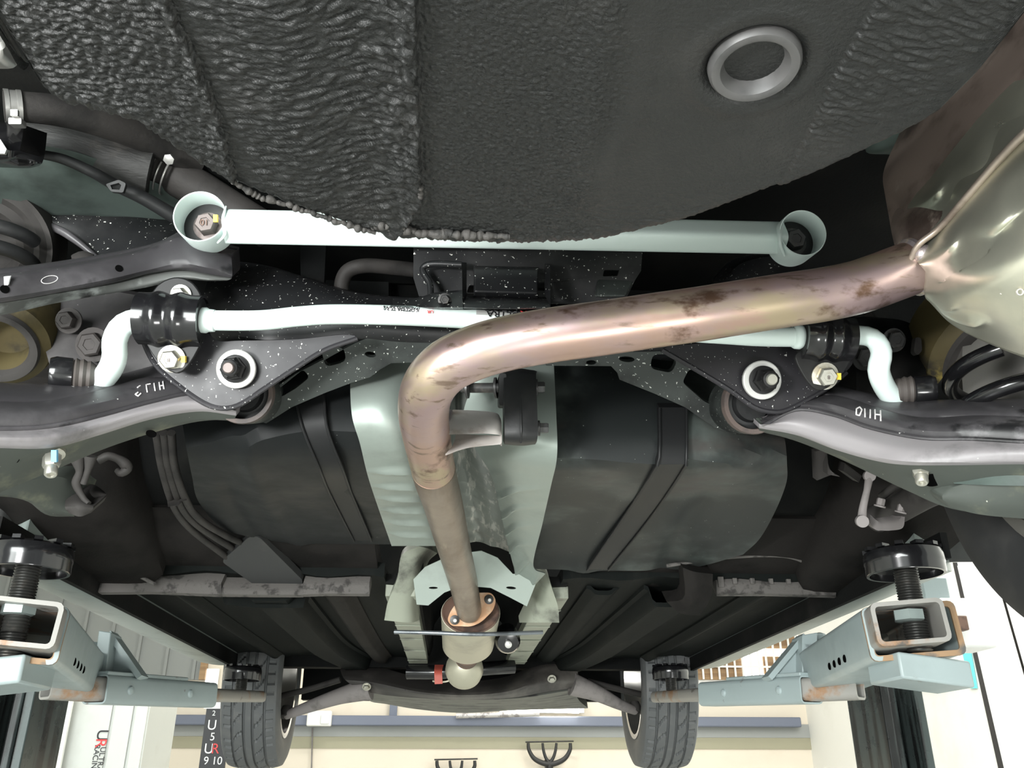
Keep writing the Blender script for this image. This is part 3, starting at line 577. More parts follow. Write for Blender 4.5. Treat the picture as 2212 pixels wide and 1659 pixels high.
# raised ring and washer around each pivot bolt
def pivot(cx, cy, Y, m_w):
    p = PY(cx, cy, Y); d = (NR + V((0, -.1, -.15))).normalized()
    w = obj('washer', lathe(new(), p, d, [(pr(p, 20), .0025), (pr(p, 20), .0045), (pr(p, 40), .0045), (pr(p, 42), .0035), (pr(p, 42), -.002)], 48), m_w, sf); w['label'] = 'bright pale washer'
    b = new(); q = p + d * .006
    lathe(b, q, d, [(pr(p, 31), 0), (pr(p, 30), .004), (pr(p, 25), .005)], 40)
    lathe(b, q, d, [(pr(p, 26), .003), (pr(p, 25), .020), (pr(p, 20), .026)], 6, ref=(1, 0, .2))
    lathe(b, q, d, [(pr(p, 19), .024), (pr(p, 17), .031), (pr(p, 13), .032)], 24)
    n = obj('pivot_nut', b, M_blackm, sf)
    s = obj('bolt_end', lathe(new(), q, d, [(pr(p, 12.5), .020), (pr(p, 12.5), .034), (pr(p, 10), .036)], 20), M_rustbolt if cx < 1000 else M_zinc, n); s['label'] = 'bare metal bolt end'
pivot(511, 797, 1.028, M_zincbright); pivot(1645, 821, 1.038, M_label)
# lower bushing eyes under the brackets
def eye(cx, cy, Y, r, r2):
    p = PY(cx, cy, Y); d = V((0, -.93, -.36)).normalized()
    e = obj('bushing_sleeve', lathe(new(), p, d, [(pr(p, r), .01), (pr(p, r), -.02), (pr(p, r * .97), -.065), (pr(p, r * .6), -.066)], 48, cap=False), M_subg, sf)
    obj('bushing_lip', lathe(new(), p, d, [(pr(p, r * .82), .0), (pr(p, r * .84), .012), (pr(p, r * .98), .013), (pr(p, r * 1.01), .008), (pr(p, r), .0)], 48, cap=False), M_lip, e)
    obj('bushing_rubber', lathe(new(), p, d, [(pr(p, 10), .006), (pr(p, r * .55), .008), (pr(p, r * .62), -.002), (pr(p, r * .82), -.004)], 40), M_rubber, e)
eye(528, 850, 1.09, 66, 40); eye(1622, 872, 1.09, 66, 40)
# centre hanger bracket in front of the bar
ch = obj('centre_bracket', plate([(893, 530), (1388, 540), (1385, 585), (1372, 605), (1355, 640), (1290, 655), (1190, 655), (1188, 640), (1000, 632), (1000, 640), (965, 640), (905, 640), (893, 600)], (1050, 600, 1.02), NR, .006,
    holes=[fillet([(1008, 632), (1056, 632), (1056, 616), (1014, 616)], 4), fillet([(1137, 628), (1183, 628), (1183, 610), (1137, 610)], 4), fillet([(1305, 583), (1338, 583), (1334, 596), (1302, 597)], 3)]), M_sub, sf, bevel=.002)
obj('bracket_box', surf([[(1022, 574, 1.00), (1165, 577, 1.00)], [(1024, 578, .985), (1163, 581, .985)], [(1024, 632, .98), (1162, 636, .98)], [(1022, 640, .99), (1165, 644, .99)]], 16, 2, (0, .03, .012), sm=False), M_sub, ch, bevel=.002)
obj('bracket_lip', surf([[(1000, 640, 1.00), (1100, 642, 1.00), (1190, 646, 1.00)], [(1000, 650, .965), (1100, 652, .965), (1190, 655, .965)], [(1000, 664, .955), (1100, 666, .955), (1190, 664, .955)]], 16, 2, (0, .01, .004), sm=False), M_sub, ch, bevel=.002)
obj('bracket_wall', surf([[(998, 572, .98), (999, 662, .96)], [(1008, 572, .995), (1008, 640, .985)]], 10, 1, (0, .01, .01)), M_sub, ch)
obj('bracket_wall', surf([[(1178, 575, .995), (1178, 640, .985)], [(1188, 575, .98), (1189, 662, .96)]], 10, 1, (0, .01, .01)), M_sub, ch)
obj('curled_tab', ptube([(998, 572, .99), (935, 570, .995), (914, 578, 1.0), (916, 592, 1.0), (928, 612, 1.0), (930, 640, 1.0), (924, 652, 1.0)], 7, 40, 10, True), M_sub, ch)
obj('lower_ear', surf([[(848, 643, 1.01), (900, 643, 1.0), (940, 632, .985), (1000, 626, .98)], [(848, 652, 1.0), (900, 652, .99), (940, 650, .97), (1000, 648, .965)], [(850, 662, .985), (900, 663, .975), (940, 664, .96), (1000, 664, .955)]], 24, 3, (0, .012, .004)), M_sub, ch)
obj('ear_nut', hexbolt(PY(961, 648, .965), (0, -.9, -.45), pr(PY(961, 648, .965), 11), .010), M_darkbolt, ch)
obj('side_tab', surf([[(1290, 600, 1.02), (1372, 604, 1.02)], [(1288, 640, 1.01), (1352, 640, 1.01)]], 8, 2, (0, .02, .01)), M_subg, ch, bevel=.003)
# ================================================================== lower control arms
def carm(cs, nut, hole, label, m2=None, extra=None):
    c0, c1, c2, c3, c4 = cs
    t = thing('lower_control_arm', label, 'control arm', pt(c2[len(c2) // 2]))
    up = surf([[(x, y - 4, Y + .03) for x, y, Y in c0], c0, [((a[0] + b[0]) / 2, (a[1] + b[1]) / 2, min(a[2], b[2]) - .004) for a, b in zip(c0, c1)], c1], 44, 4, (0, .03, .03))
    obj('upper_pressing', up, M_arm, t)
    g = [((x), y + 5, Y - .002) for x, y, Y in c1]
    obj('weld_seam', ptube([(x, y + 1, Y - .002) for x, y, Y in c1], .0028, 60, 8), M_arm, t)
    lo = surf([g, [((a[0] + b[0]) / 2, (a[1] + b[1]) / 2, min(a[2], b[2]) - .008) for a, b in zip(c1, c2)], [(x, y - 5, Y - .003) for x, y, Y in c2], c2, [(x, y + 5, Y + .006) for x, y, Y in c2]], 44, 4, (0, .025, .02))
    obj('lower_pressing', lo, M_armdust, t)
    fl = surf([[(x, y + 5, Y + .006) for x, y, Y in c2], [(a[0] * .5 + b[0] * .5, a[1] * .5 + b[1] * .5, a[2] * .5 + b[2] * .5) for a, b in zip(c3, c4)], c4], 44, 4, (0, .01, .02), sm=False)
    obj('arm_flank', fl, m2 or M_armside, t)
    p = PY(nut[0], nut[1] - 6, nut[2]); d = V((.24 if nut[0] < 1000 else -.22, -.25, -.95)).normalized()
    b = new(); lathe(b, p, d, [(pr(p, 26), -.004), (pr(p, 26), .002), (pr(p, 19), .004)], 28)
    lathe(b, p, d, [(pr(p, 19), .002), (pr(p, 19), .016), (pr(p, 16), .020)], 6, ref=(1, .1, 0))
    lathe(b, p, d, [(pr(p, 13.5), .016), (pr(p, 13.5), .029), (pr(p, 11), .031), (pr(p, 7), .031), (pr(p, 6), .028)], 20)
    n = obj('flange_nut', b, M_zinc, t); n['label'] = 'bright zinc flange nut with threaded stud'
    for hx, hy, hr, hY in hole:
        q = PY(hx, hy, hY); obj('drain_hole', lathe(new(), q, (0, -.35, -.93), [(pr(q, hr), .0), (pr(q, hr), .0015), (pr(q, hr * .2), .0012)], 20), M_void, t)
    return t, n
cl = [[(-160, 850, .90), (0, 860, .95), (110, 857, .99), (230, 838, 1.03), (320, 815, 1.06), (400, 815, 1.09), (470, 850, 1.10)],
      [(-160, 912, .88), (0, 925, .93), (120, 918, .97), (230, 893, 1.01), (330, 866, 1.04), (420, 850, 1.065), (500, 880, 1.08)],
      [(-160, 955, .875), (0, 963, .925), (115, 962, .965), (215, 935, 1.005), (330, 900, 1.035), (430, 884, 1.06), (510, 893, 1.075)]]
cl.append([(x, y + 20, Y + .02) for x, y, Y in cl[2]])
cl.append([(-160, 1130, .99), (0, 1064, 1.02), (130, 1010, 1.05), (230, 968, 1.07), (330, 935, 1.08), (420, 912, 1.095), (500, 905, 1.10)])
ta, nu = carm(cl, (113, 985, .99), [(15, 984, 26, .965), (327, 936, 11, 1.062)], 'pressed steel lower arm below the blown-out white anti-roll bar end, blue-marked nut')
p = PY(121, 982, .965); obj('paint_mark', bx(new(), PY(118, 985, .972), (RT, UP, FW), pr(p, 12), pr(p, 26), .004), M_blue, nu)
cr_ = [[(1640, 905, 1.10), (1720, 862, 1.09), (1790, 852, 1.06), (1880, 872, 1.03), (1990, 892, 1.0), (2100, 894, .96), (2212, 893, .93), (2380, 895, .88)],
      [(1650, 918, 1.08), (1720, 884, 1.065), (1800, 895, 1.04), (1880, 923, 1.01), (1990, 945, .97), (2100, 947, .94), (2212, 953, .91), (2380, 960, .86)],
      [(1640, 920, 1.075), (1720, 935, 1.06), (1800, 965, 1.035), (1880, 988, 1.005), (1950, 999, .97), (2060, 1000, .94), (2212, 998, .91), (2380, 1000, .86)]]
cr_.append([(x, y + 15, Y + .02) for x, y, Y in cr_[2]])
cr_.append([(1640, 930, 1.10), (1720, 953, 1.10), (1800, 985, 1.09), (1880, 1022, 1.07), (1960, 1060, 1.05), (2060, 1100, 1.02), (2212, 1118, .98), (2380, 1140, .93)])
tb, nu2 = carm(cr_, (1987, 1005, .985), [(1792, 951, 11, 1.045), (2020, 1034, 24, .985)], 'dusty lower arm below the muffler with white handwritten marks, spring cup outboard')
obj('spring_cup', surf([[(2045, 1055, .985), (2120, 1040, .955), (2230, 1042, .93)], [(2035, 1075, .99), (2110, 1085, .97), (2230, 1090, .95)], [(2050, 1095, 1.0), (2120, 1112, .985), (2230, 1122, .97)]], 20, 4, (0, .03, .02)), M_armside, tb)
obj('spring_cup_recess', surf([[(2075, 1030, .975), (2140, 1020, .95), (2230, 1018, .925)], [(2062, 1045, .975), (2130, 1048, .95), (2230, 1050, .93)]], 16, 3, (0, .02, .02)), M_house, tb)
up_r = [o for o in tb.children if o.name.startswith('upper_pressing')][0]; up_l = [o for o in ta.children if o.name.startswith('upper_pressing')][0]
scribble('paint_writing', up_r, [[(1880, 886), (1880, 904)], [(1850, 884), (1857, 880), (1862, 886), (1857, 898), (1850, 896), (1850, 884)], [(1868, 884), (1869, 902)], [(1890, 886), (1891, 906)], [(1891, 896), (1902, 897)], [(1902, 888), (1903, 910)]], .0010, M_chalk)
scribble('paint_writing', up_l, [[(298, 848), (292, 852), (298, 856), (304, 850)], [(297, 838), (303, 834)], [(316, 832), (318, 848)], [(316, 832), (325, 830)], [(333, 829), (335, 845)], [(344, 827), (346, 843)], [(345, 835), (352, 833)], [(352, 825), (354, 841)]], .0009, M_chalk)
# rusty end seam at inner eyes
# ================================================================== lateral link at upper left
ll = thing('lateral_link', 'dusty black pressed lateral link with punched holes below the brace cup', 'suspension link', PY(250, 610, .98))
obj('link_channel', surf([
    [(-160, 610, .88), (0, 594, .92), (120, 577, .96), (240, 556, .99), (320, 536, 1.01), (392, 505, 1.02), (440, 530, 1.02), (500, 548, 1.03)],
    [(-160, 618, .87), (0, 602, .905), (120, 584, .945), (240, 562, .975), (320, 543, .995), (392, 520, 1.0), (450, 545, 1.005), (500, 555, 1.02)],
    [(-160, 655, .87), (0, 640, .905), (120, 622, .945), (240, 600, .975), (320, 582, .995), (390, 570, 1.0), (450, 575, 1.005), (502, 590, 1.02)],
    [(-160, 668, .88), (0, 654, .915), (120, 633, .955), (240, 612, .985), (320, 592, 1.005), (390, 583, 1.01), (450, 592, 1.015), (500, 600, 1.025)]], 50, 4, (0, .03, .03)), M_arm, ll)
obj('link_flange', surf([
    [(-160, 668, .885), (0, 655, .92), (120, 635, .96), (240, 615, .99), (320, 596, 1.01), (390, 586, 1.015), (450, 596, 1.02), (500, 602, 1.03)],
    [(-160, 685, .90), (0, 670, .935), (120, 648, .975), (240, 630, 1.0), (320, 612, 1.01), (390, 598, 1.015), (450, 604, 1.02), (496, 604, 1.03)],
    [(-160, 697, .91), (0, 681, .945), (120, 655, .985), (240, 634, 1.005), (320, 620, 1.015), (390, 604, 1.02), (450, 607, 1.025), (490, 606, 1.03)]], 50, 4, (0, .012, .02)), mat('pale_link_edge', (.10, .105, .10), .5, 0, (((.30, .32, .31), .50, .62, 12, (1, 1, 1)), ((.03, .03, .03), .55, .65, 16, (1, 1, 1)))), ll)  # lower flange in paler, patchy grey
lch = [o for o in ll.children if o.name.startswith('link_channel')][0]
for hx, hy, r in ((10, 625, 9.5), (257, 580, 8)):
    q, qn = onobj(lch, hx, hy, 0); obj('punched_hole', lathe(new(), q, qn, [(pr(q, r), -.004), (pr(q, r), .0008), (pr(q, r * .1), .0008)], 20), M_void, ll)
obj('paint_stroke', surf([[(8, 598, .9045), (22, 597, .9055)], [(9, 616, .9045), (17, 616, .9055)]], 6, 2, (0, .002, .002)), M_inkw, ll)
obj('stamped_oval', tube(new(), [PY(x, y, .925 + .00033 * (x - 60) - .001) for x, y in ell(62, 612, 17, 7, -12, 24) + [ell(62, 612, 17, 7, -12, 24)[0]]], .0005, 6, False), M_chalk, ll)
obj('stamped_oval', tube(new(), [PY(x, y, .94 + .00033 * (x - 107) - .001) for x, y in ell(107, 604, 18, 8, -12, 24) + [ell(107, 604, 18, 8, -12, 24)[0]]], .0005, 6, False), M_chalk, ll)
# upper arm behind it
ua = thing('upper_control_arm', 'curved matt black upper arm pressing behind the brace cup', 'control arm', PY(230, 490, 1.12))
obj('arm_pressing', surf([
    [(100, 432, 1.10), (160, 426, 1.12), (240, 425, 1.13), (320, 450, 1.13), (390, 480, 1.12), (470, 540, 1.11)],
    [(100, 470, 1.075), (170, 465, 1.085), (240, 470, 1.095), (320, 500, 1.09), (390, 530, 1.08), (470, 570, 1.08)],
    [(110, 492, 1.08), (165, 520, 1.085), (210, 555, 1.09), (250, 580, 1.085), (330, 580, 1.08), (430, 600, 1.08)]], 36, 7, (0, .04, .04)), M_sub, ua)
obj('arm_rib', ptube([(112, 490, 1.078), (140, 503, 1.078), (175, 528, 1.082), (212, 560, 1.087), (240, 590, 1.088)], [9, 9, 7, 6, 6], 40, 10, True), M_arm, ua)
obj('damper_stud', lathe(new(), PY(182, 575, 1.09), (0, -.5, .4), [(pr(PY(182, 575, 1.09), 16), -.02), (pr(PY(182, 575, 1.09), 16), .0), (pr(PY(182, 575, 1.09), 22), .002), (pr(PY(182, 575, 1.09), 22), .016), (pr(PY(182, 575, 1.09), 10), .02)], 20), M_grey, ua)
# far side twin, in shadow behind the pipe
ub = thing('lateral_link', 'dark suspension link half hidden between brace cup and exhaust pipe', 'suspension link', PY(1640, 590, 1.1))
obj('link_channel', surf([[(1560, 610, 1.1), (1600, 570, 1.09), (1660, 555, 1.08), (1720, 560, 1.08)], [(1560, 680, 1.09), (1620, 640, 1.08), (1680, 620, 1.07), (1740, 620, 1.07)]], 20, 5, (0, .04, .03)), M_sub, ub)
# ================================================================== brace bar with end cups
bb = thing('brace_bar', 'white lower brace bar with cup ends, its middle hidden by the tub', 'brace bar', PY(1080, 500, .98))
L, R = PY(490, 489, .968), PY(1690, 514, .985)
rows = []
for i in range(41):
    t = i / 40; c = L.lerp(R, t); h = .0205; e1 = V((0, .38, .92)).normalized(); e2 = V((0, -.92, .38)).normalized(); r = []
    s = 1 + .0 * t
    for k in range(32):
        a = 2 * math.pi * k / 32; ca, sa = math.cos(a), math.sin(a); q = lambda v: math.copysign(abs(v) ** .45, v)
        r.append(c + e1 * q(ca) * h * s + e2 * q(sa) * .017)
    rows.append(r)
bm = new(); grid(bm, rows, True, True); bm.transform(Matrix())
obj('brace_tube', bm, M_white, bb, angle=60)
AX = V((0, math.cos(.26), math.sin(.26)))
def cup(cx, cy, Y, r, m, mb, lab):
    p = PY(cx, cy, Y); R_ = pr(p, r); ln = .052
    c = obj('end_cup', lathe(new(), p, AX, [(R_ * .93, .040), (R_ * .93, .002), (R_ * .95, 0), (R_ * .985, 0), (R_, .002), (R_, ln - .006), (R_ * .97, ln), (R_ * .5, ln + .001), (R_ * .45, .040)], 56, cap=False), m, bb, angle=30)
    obj('cup_floor', lathe(new(), p, AX, [(R_ * .94, .040), (R_ * .94, .046), (R_ * .2, .046), (R_ * .2, .040)], 40), M_rubber, c)
    b = hexbolt(p + AX * .042, -AX, pr(p, 24), .020, 1.35); o = obj('cup_bolt', b, mb, c)
    return c, p
c1, p1 = cup(431, 467, .955, 57, M_white, M_rustbolt, '')
obj('paint_mark', bx(new(), PY(466, 472, .965), (RT, UP, FW), pr(p1, 9), pr(p1, 16), .004), M_yellow, c1)
lettering('bolt_stamp', '10', .011, M_rust, c1, p1 + AX * .0214, RT * -1, UP * -1, .0004)
obj('rust_ring', lathe(new(), p1 + AX * .052, AX, [(pr(p1, 44), 0), (pr(p1, 46), .012), (pr(p1, 30), .012)], 40), M_rust, c1)
c2, p2 = cup(1735, 503, .955, 52, M_white2, M_darkbolt, '')
# weld collars
obj('cup_weld', ptube([(488, 446, .955), (482, 475, .95), (486, 505, .955), (470, 525, .965)], [2, 4, 4, 2], 20, 10, True), M_white, bb)
obj('cup_weld', ptube([(1692, 482, .96), (1686, 505, .955), (1686, 530, .96), (1694, 552, .975)], [2, 4, 4, 3], 20, 10, True), M_white2, bb)
# ================================================================== anti-roll bar
ar = thing('anti_roll_bar', 'white anti-roll bar bent at both ends, passing behind the exhaust pipe', 'anti-roll bar', PY(1050, 690, 1.0))
W_ = [(150, 890, 1.06), (186, 848, 1.055), (228, 812, 1.03), (247, 775, 1.0), (248, 735, .985), (266, 703, .98), (304, 690, .98), (360, 690, .985), (440, 692, .985), (560, 692, .985), (640, 684, .985), (720, 679, .985), (850, 681, .985), (1000, 688, .985), (1200, 700, .985), (1400, 712, .985), (1560, 722, .985), (1640, 727, .985), (1740, 728, .985), (1850, 724, .985), (1888, 733, .985), (1904, 762, .985), (1898, 800, .995), (1912, 838, 1.02), (1938, 870, 1.04), (1965, 900, 1.05)]
path = cr([pt(p) for p in W_], 160); RB = pr(PY(900, 690, .985), 21.5); RB2 = RB * .96
obj('bar', tube(new(), path, [RB * (1 + .16 * sst(34, 14, i) + .10 * sst(138, 150, i)) for i in range(160)], 28), M_white, ar, angle=60)
def collar(x, y):
    p = PY(x, y, .985); obj('stop_collar', lathe(new(), p, (1, .02, -.02), [(RB, -.010), (RB * 1.14, -.009), (RB * 1.26, -.006), (RB * 1.28, 0), (RB * 1.14, .003), (RB * 1.10, .010), (RB, .011)], 32, cap=False), M_white, ar)
collar(446, 692); collar(1728, 728)
# labels wrapped on the bar
def band(x0, x1, a0, a1, m, name):
    A, B = PY(x0, 683 + (x0 - 850) * .0467, .985), PY(x1, 683 + (x1 - 850) * .0467, .985); ax = (B - A).normalized(); u = (V((0, -1, 0)) - ax * V((0, -1, 0)).dot(ax)).normalized(); w = ax.cross(u) * -1
    if w.z < 0: w = -w
    rows = [[A + ax * (B - A).length * t + (u * math.cos(a) + w * math.sin(a)) * (RB + .0007) for t in (0, .5, 1)] for a in [a0 + (a1 - a0) * k / 8 for k in range(9)]]
    return solid(new(), rows, (0, .0004, 0)), A, B, u, w
b, A, B, u, w = band(1028, 1230, .05, 1.15, M_label, ''); sk = obj('logo_sticker', b, M_label, ar); sk['label'] = 'silver sticker with upside-down black lettering'
def on_bar(text, x, ang, size, m, par, name='lettering', al='CENTER'):
    P = PY(x, 683 + (x - 850) * .0467, .985); ax = V((1, .02, -.02)).normalized(); n = V((0, -math.cos(ang), math.sin(ang))); up = V((0, math.sin(ang), math.cos(ang)))
    return lettering(name, text, size, m, par, P + n * (RB + .0012), -ax, -up, .0003, al)
on_bar('ULTRA', 1085, .20, .0135, M_ink, sk); on_bar('RACING', 1085, .80, .0125, M_ink, sk); on_bar('UR', 1140, .55, .016, M_inkred, sk)
b, *_ = band(835, 938, .05, 1.0, M_inkw, ''); sk2 = obj('part_label', b, M_inkw, ar); sk2['label'] = 'white part label with small upside-down print'
on_bar('K.OPTIMA TF 2.0', 868, .18, .006, M_ink, sk2); on_bar('(FACELIFT) 2.0 14', 868, .48, .006, M_ink, sk2); on_bar('IIIIIIIIIIIIIIIIIII', 868, .72, .006, M_ink, sk2); on_bar('UR', 930, .10, .006, M_inkred, sk2)
# ================================================================== bushing clamps
def clamp(cx, cy, Y, lab, top):
    t = thing('bushing_clamp', lab, 'clamp', PY(cx, cy, Y)); p = PY(cx, cy, Y); k = dep(p) / F
    ax = V((1, .02, -.02)).normalized(); ln = (134 if cx < 1000 else 108) * k; R0 = (55 if cx < 1000 else 50) * k
    def prof(s): return R0 * (1 + .0 + .10 * math.exp(-((s - .32) / .10) ** 2) + .10 * math.exp(-((s - .66) / .10) ** 2) - .03 * math.exp(-((s - .49) / .05) ** 2))
    rows = []
    for i in range(33):
        s = i / 32; r = prof(s); row = []
        for j in range(25):
            a = -1.75 + 3.5 * j / 24; row.append(p + ax * (s - .5) * ln + V((0, -math.cos(a) * r, -math.sin(a) * r)))
        rows.append(row)
    obj('clamp_saddle', solid(new(), rows, (0, .006, .0)), M_black, t, angle=60)
    q = p + V((0, .022, 0)); n = NR
    s = 1 if cx < 1000 else -1
    ear = smooth2([(cx - 64 * s, cy + 30), (cx - 50 * s, cy + 60), (cx - 25 * s, cy + 95), (cx + 5 * s, cy + 115), (cx + 28 * s, cy + 108), (cx + 52 * s, cy + 75), (cx + 64 * s, cy + 40), (cx + 30 * s, cy + 28), (cx - 30 * s, cy + 28)], 40)
    obj('clamp_ear', plate(ear, (cx, cy + 70, Y + .012), n, .006), M_blackm, t, bevel=.003)
    bp = onpl(cx + 2 * s, cy + 85, PY(cx, cy + 70, Y + .012), n); b = obj('clamp_bolt', hexbolt(bp, (0, -.85, -.52), 21 * k, .014, 1.4), M_zinc, t)
    lettering('bolt_stamp', '8', 12 * k, M_rustbolt, b, bp + V((0, -.85, -.52)).normalized() * .0142, -RT, -UP, .0003)
    obj('paint_mark', bx(new(), bp + RT * 27 * k + UP * -2 * k + NR * .004, (RT, UP, FW), 9 * k, 14 * k, .005), M_yellow, t)
    if top:
        e2 = smooth2([(cx - 40, cy - 40), (cx - 30, cy - 75), (cx + 10, cy - 92), (cx + 48, cy - 78), (cx + 60, cy - 40)], 30)
        obj('clamp_ear', plate(e2, (cx, cy - 60, Y + .03), n, .006), M_blackm, t, bevel=.003)
        bp = onpl(cx + 22, cy - 53, PY(cx, cy - 60, Y + .03), n); obj('clamp_bolt', hexbolt(bp, (0, -.85, -.52), 18 * k, .016, 1.3), M_zinc, t)
    obj('bushing', lathe(new(), p, ax, [(RB * 1.02, -ln * .5 + .001), (R0 * .90, -ln * .5 + .002), (R0 * .95, 0), (R0 * .90, ln * .5 - .002), (RB * 1.02, ln * .5 - .001)], 32, cap=False), M_rubber, t)
clamp(370, 690, .985, 'ribbed gloss black bushing clamp with two bright bolts, below the round-mouthed cup', True)
clamp(1783, 727, .985, 'gloss black bushing clamp on the anti-roll bar end under the muffler pipe', False)
# ================================================================== drop links
def droplink(cx, cy, Y, d, lab, r=34):
    p = PY(cx, cy, Y); k = dep(p) / F; t = thing('drop_link', lab, 'drop link', p); d = V(d).normalized()
    obj('ball_housing', lathe(new(), p, d, [(r * .75 * k, -.012), (r * k, -.008), (r * 1.03 * k, .010), (r * .93 * k, .016), (r * .9 * k, .017), (r * .85 * k, .014), (r * .3 * k, .013)], 32), M_black, t)
    obj('rubber_boot', lathe(new(), p, -d, [(r * .8 * k, .008), (r * 1.02 * k, .012), (r * .92 * k, .016), (r * 1.0 * k, .020), (r * .86 * k, .024), (r * .9 * k, .028), (r * .62 * k, .036)], 32), mat('ribbed_boot', (.07, .06, .055), .6), t)
    obj('link_rod', tube(new(), [p + V((0, .0, -.005)), p + V((-.004, .02, -.028)), p + V((-.006, .05, -.05))], [12 * k, 11 * k, 11 * k], 14), M_grey, t)
droplink(140, 808, 1.02, (-.9, -.35, -.1), 'black ball joint drop link at the bar end beside large hex bolts', 36)
droplink(1990, 842, 1.02, (.93, -.3, -.05), 'gloss black drop link joint between the bar end and the coil spring', 31)

vh = obj('vapour_hose', ptube([(742, 660, 1.16), (738, 615, 1.15), (752, 585, 1.14), (790, 574, 1.13), (850, 578, 1.10), (905, 584, 1.07)], 16, 50, 16, True), M_hose); tag(vh, 'dark bent rubber hose in the gap between tub and crossmember', 'hose')
hg = obj('hanger_strap', surf([[(648, 530, 1.2), (704, 530, 1.2)], [(650, 610, 1.16), (700, 615, 1.16)]], 6, 4, (0, .01, .01)), M_body); tag(hg, 'dark flat strap behind the crossmember under the brace bar', 'strap')
# ================================================================== exhaust
ex = thing('exhaust_system', 'heat-tinted exhaust pipe swept from flange to silver muffler', 'exhaust', PY(1200, 720, .88))
D = .0305
PP = [(2040, 556, .82), (1985, 573, .82), (1935, 591, .824), (1895, 606, .828), (1850, 621, .832), (1780, 636, .836), (1700, 648, .838), (1600, 664, .842), (1500, 680, .845), (1400, 694, .85), (1300, 709, .855), (1190, 724, .86), (1085, 744, .868), (1015, 766, .877), (960, 795, .89), (925, 838, .915), (915, 890, .98), (923, 950, 1.07), (940, 1030, 1.19), (958, 1092, 1.33), (980, 1180, 1.57), (1000, 1256, 1.82), (1013, 1318, 2.08)]
q = cr([pt(p) for p in PP], 220); rr = [D] * 220
for i, p in enumerate(q):
    if p.y > 1.0: rr[i] = D * (1 - .05 * min(1, (p.y - 1.0)))
bm = tube(new(), q, rr, 40)
M_pipe.name = 'heat_tinted_steel'
pipe = obj('bent_pipe', bm, M_pipe, ex, angle=80)
# material of the pipe fades from copper to brown forward of the joint: real two-tone, split at the joint
p0 = cr([pt(p) for p in PP], 220)
def ring(i, rmul=1.02, w=.003, m=M_weld, name='pipe_joint'):
    d = (q[i + 1] - q[i - 1]).normalized(); return obj(name, lathe(new(), q[i], d, [(D * 1.0, -w), (D * rmul, -w * .5), (D * rmul, w * .5), (D, w)], 40, cap=False), m, pipe)
ip = min(range(220), key=lambda i: abs(q[i].y - 1.16)); 
j0 = [i for i in range(220) if q[i].y > 1.0]
bm = tube(new(), q[ip:], [r * 1.012 for r in rr[ip:]], 40); fp = obj('straight_pipe', bm, M_pipe2, ex, angle=80)
mk = lambda pts, r: obj('paint_scribe', ptube(pts, r, 20, 6), mat('cream_scribe', (.62, .52, .36), .6), fp)
mk([(904, 1010, 1.135), (928, 1018, 1.130), (950, 1010, 1.135)], .0012); mk([(931, 1018, 1.13), (934, 1030, 1.14)], .0012)
iw = min(range(220), key=lambda i: (q[i] - PY(1970, 578, .822)).length)
d = (q[iw + 1] - q[iw - 1]).normalized()
obj('weld_bead', lathe(new(), q[iw], d, [(D * .98, -.006), (D * 1.09, -.003), (D * 1.10, .002), (D * .99, .006)], 40, cap=False), M_weld, ex)
# muffler: two pressed shells joined at a seam, with added bulges shaped to catch highlights
mu = obj('muffler', surf([
    [(1975, 555, .80), (2030, 500, .765), (2090, 430, .72), (2160, 350, .68), (2240, 275, .64), (2400, 140, .58)],
    [(1985, 570, .79), (2045, 515, .745), (2120, 450, .70), (2190, 390, .66), (2270, 310, .62), (2440, 190, .56)],
    [(2000, 590, .79), (2060, 560, .735), (2140, 510, .69), (2230, 450, .645), (2340, 380, .60), (2520, 280, .55)],
    [(2000, 610, .80), (2070, 605, .735), (2150, 590, .69), (2250, 550, .65), (2380, 500, .61), (2560, 420, .56)],
    [(1998, 640, .82), (2060, 660, .77), (2150, 660, .72), (2260, 640, .68), (2400, 610, .64), (2580, 570, .58)],
    [(2010, 655, .86), (2055, 700, .84), (2130, 740, .81), (2240, 780, .78), (2380, 800, .73), (2560, 800, .67)]], 70, 9, (.02, .03, .09),
    fn=lambda v, a, c: v + V((0, -.010, -.018)) * (.9 * math.exp(-((a - .36 + c * .1) / .05) ** 2) * sst(.04, .12, c) * (1 - sst(.3, .45, c)) + 1.0 * math.exp(-((a - .74) / .05) ** 2) * sst(.02, .08, c) * (1 - sst(.25, .40, c)) + .8 * math.exp(-((a - .62) / .035) ** 2) * sst(.02, .06, c) * (1 - sst(.12, .28, c)) + .8 * math.exp(-((a - .22) / .06) ** 2) * sst(.25, .4, c)) + V((-.006, -.016, -.012)) * (math.exp(-((a - .20) / .07) ** 2 - ((c - .17) / .07) ** 2) + math.exp(-((a - .16) / .08) ** 2 - ((c - .38) / .10) ** 2))), M_muff, ex, angle=80)
sd = obj('muffler_flank', surf([
    [(1935, 545, .84), (1925, 470, .86), (1960, 380, .86), (2000, 290, .84), (2080, 200, .80), (2180, 90, .74), (2300, -60, .66)],
    [(1960, 548, .82), (1955, 480, .82), (2000, 400, .80), (2060, 330, .765), (2140, 240, .72), (2230, 130, .67), (2330, 0, .6)],
    [(1972, 555, .80), (2030, 495, .767), (2090, 425, .722), (2158, 345, .682), (2236, 268, .642), (2320, 190, .60), (2400, 130, .58)]], 50, 7, (.02, .03, .09),
    fn=lambda v, a, c: v + V((.0, .012, .012)) * math.sin(c * 17) * math.sin(a * math.pi)), M_muffside, ex, angle=80)
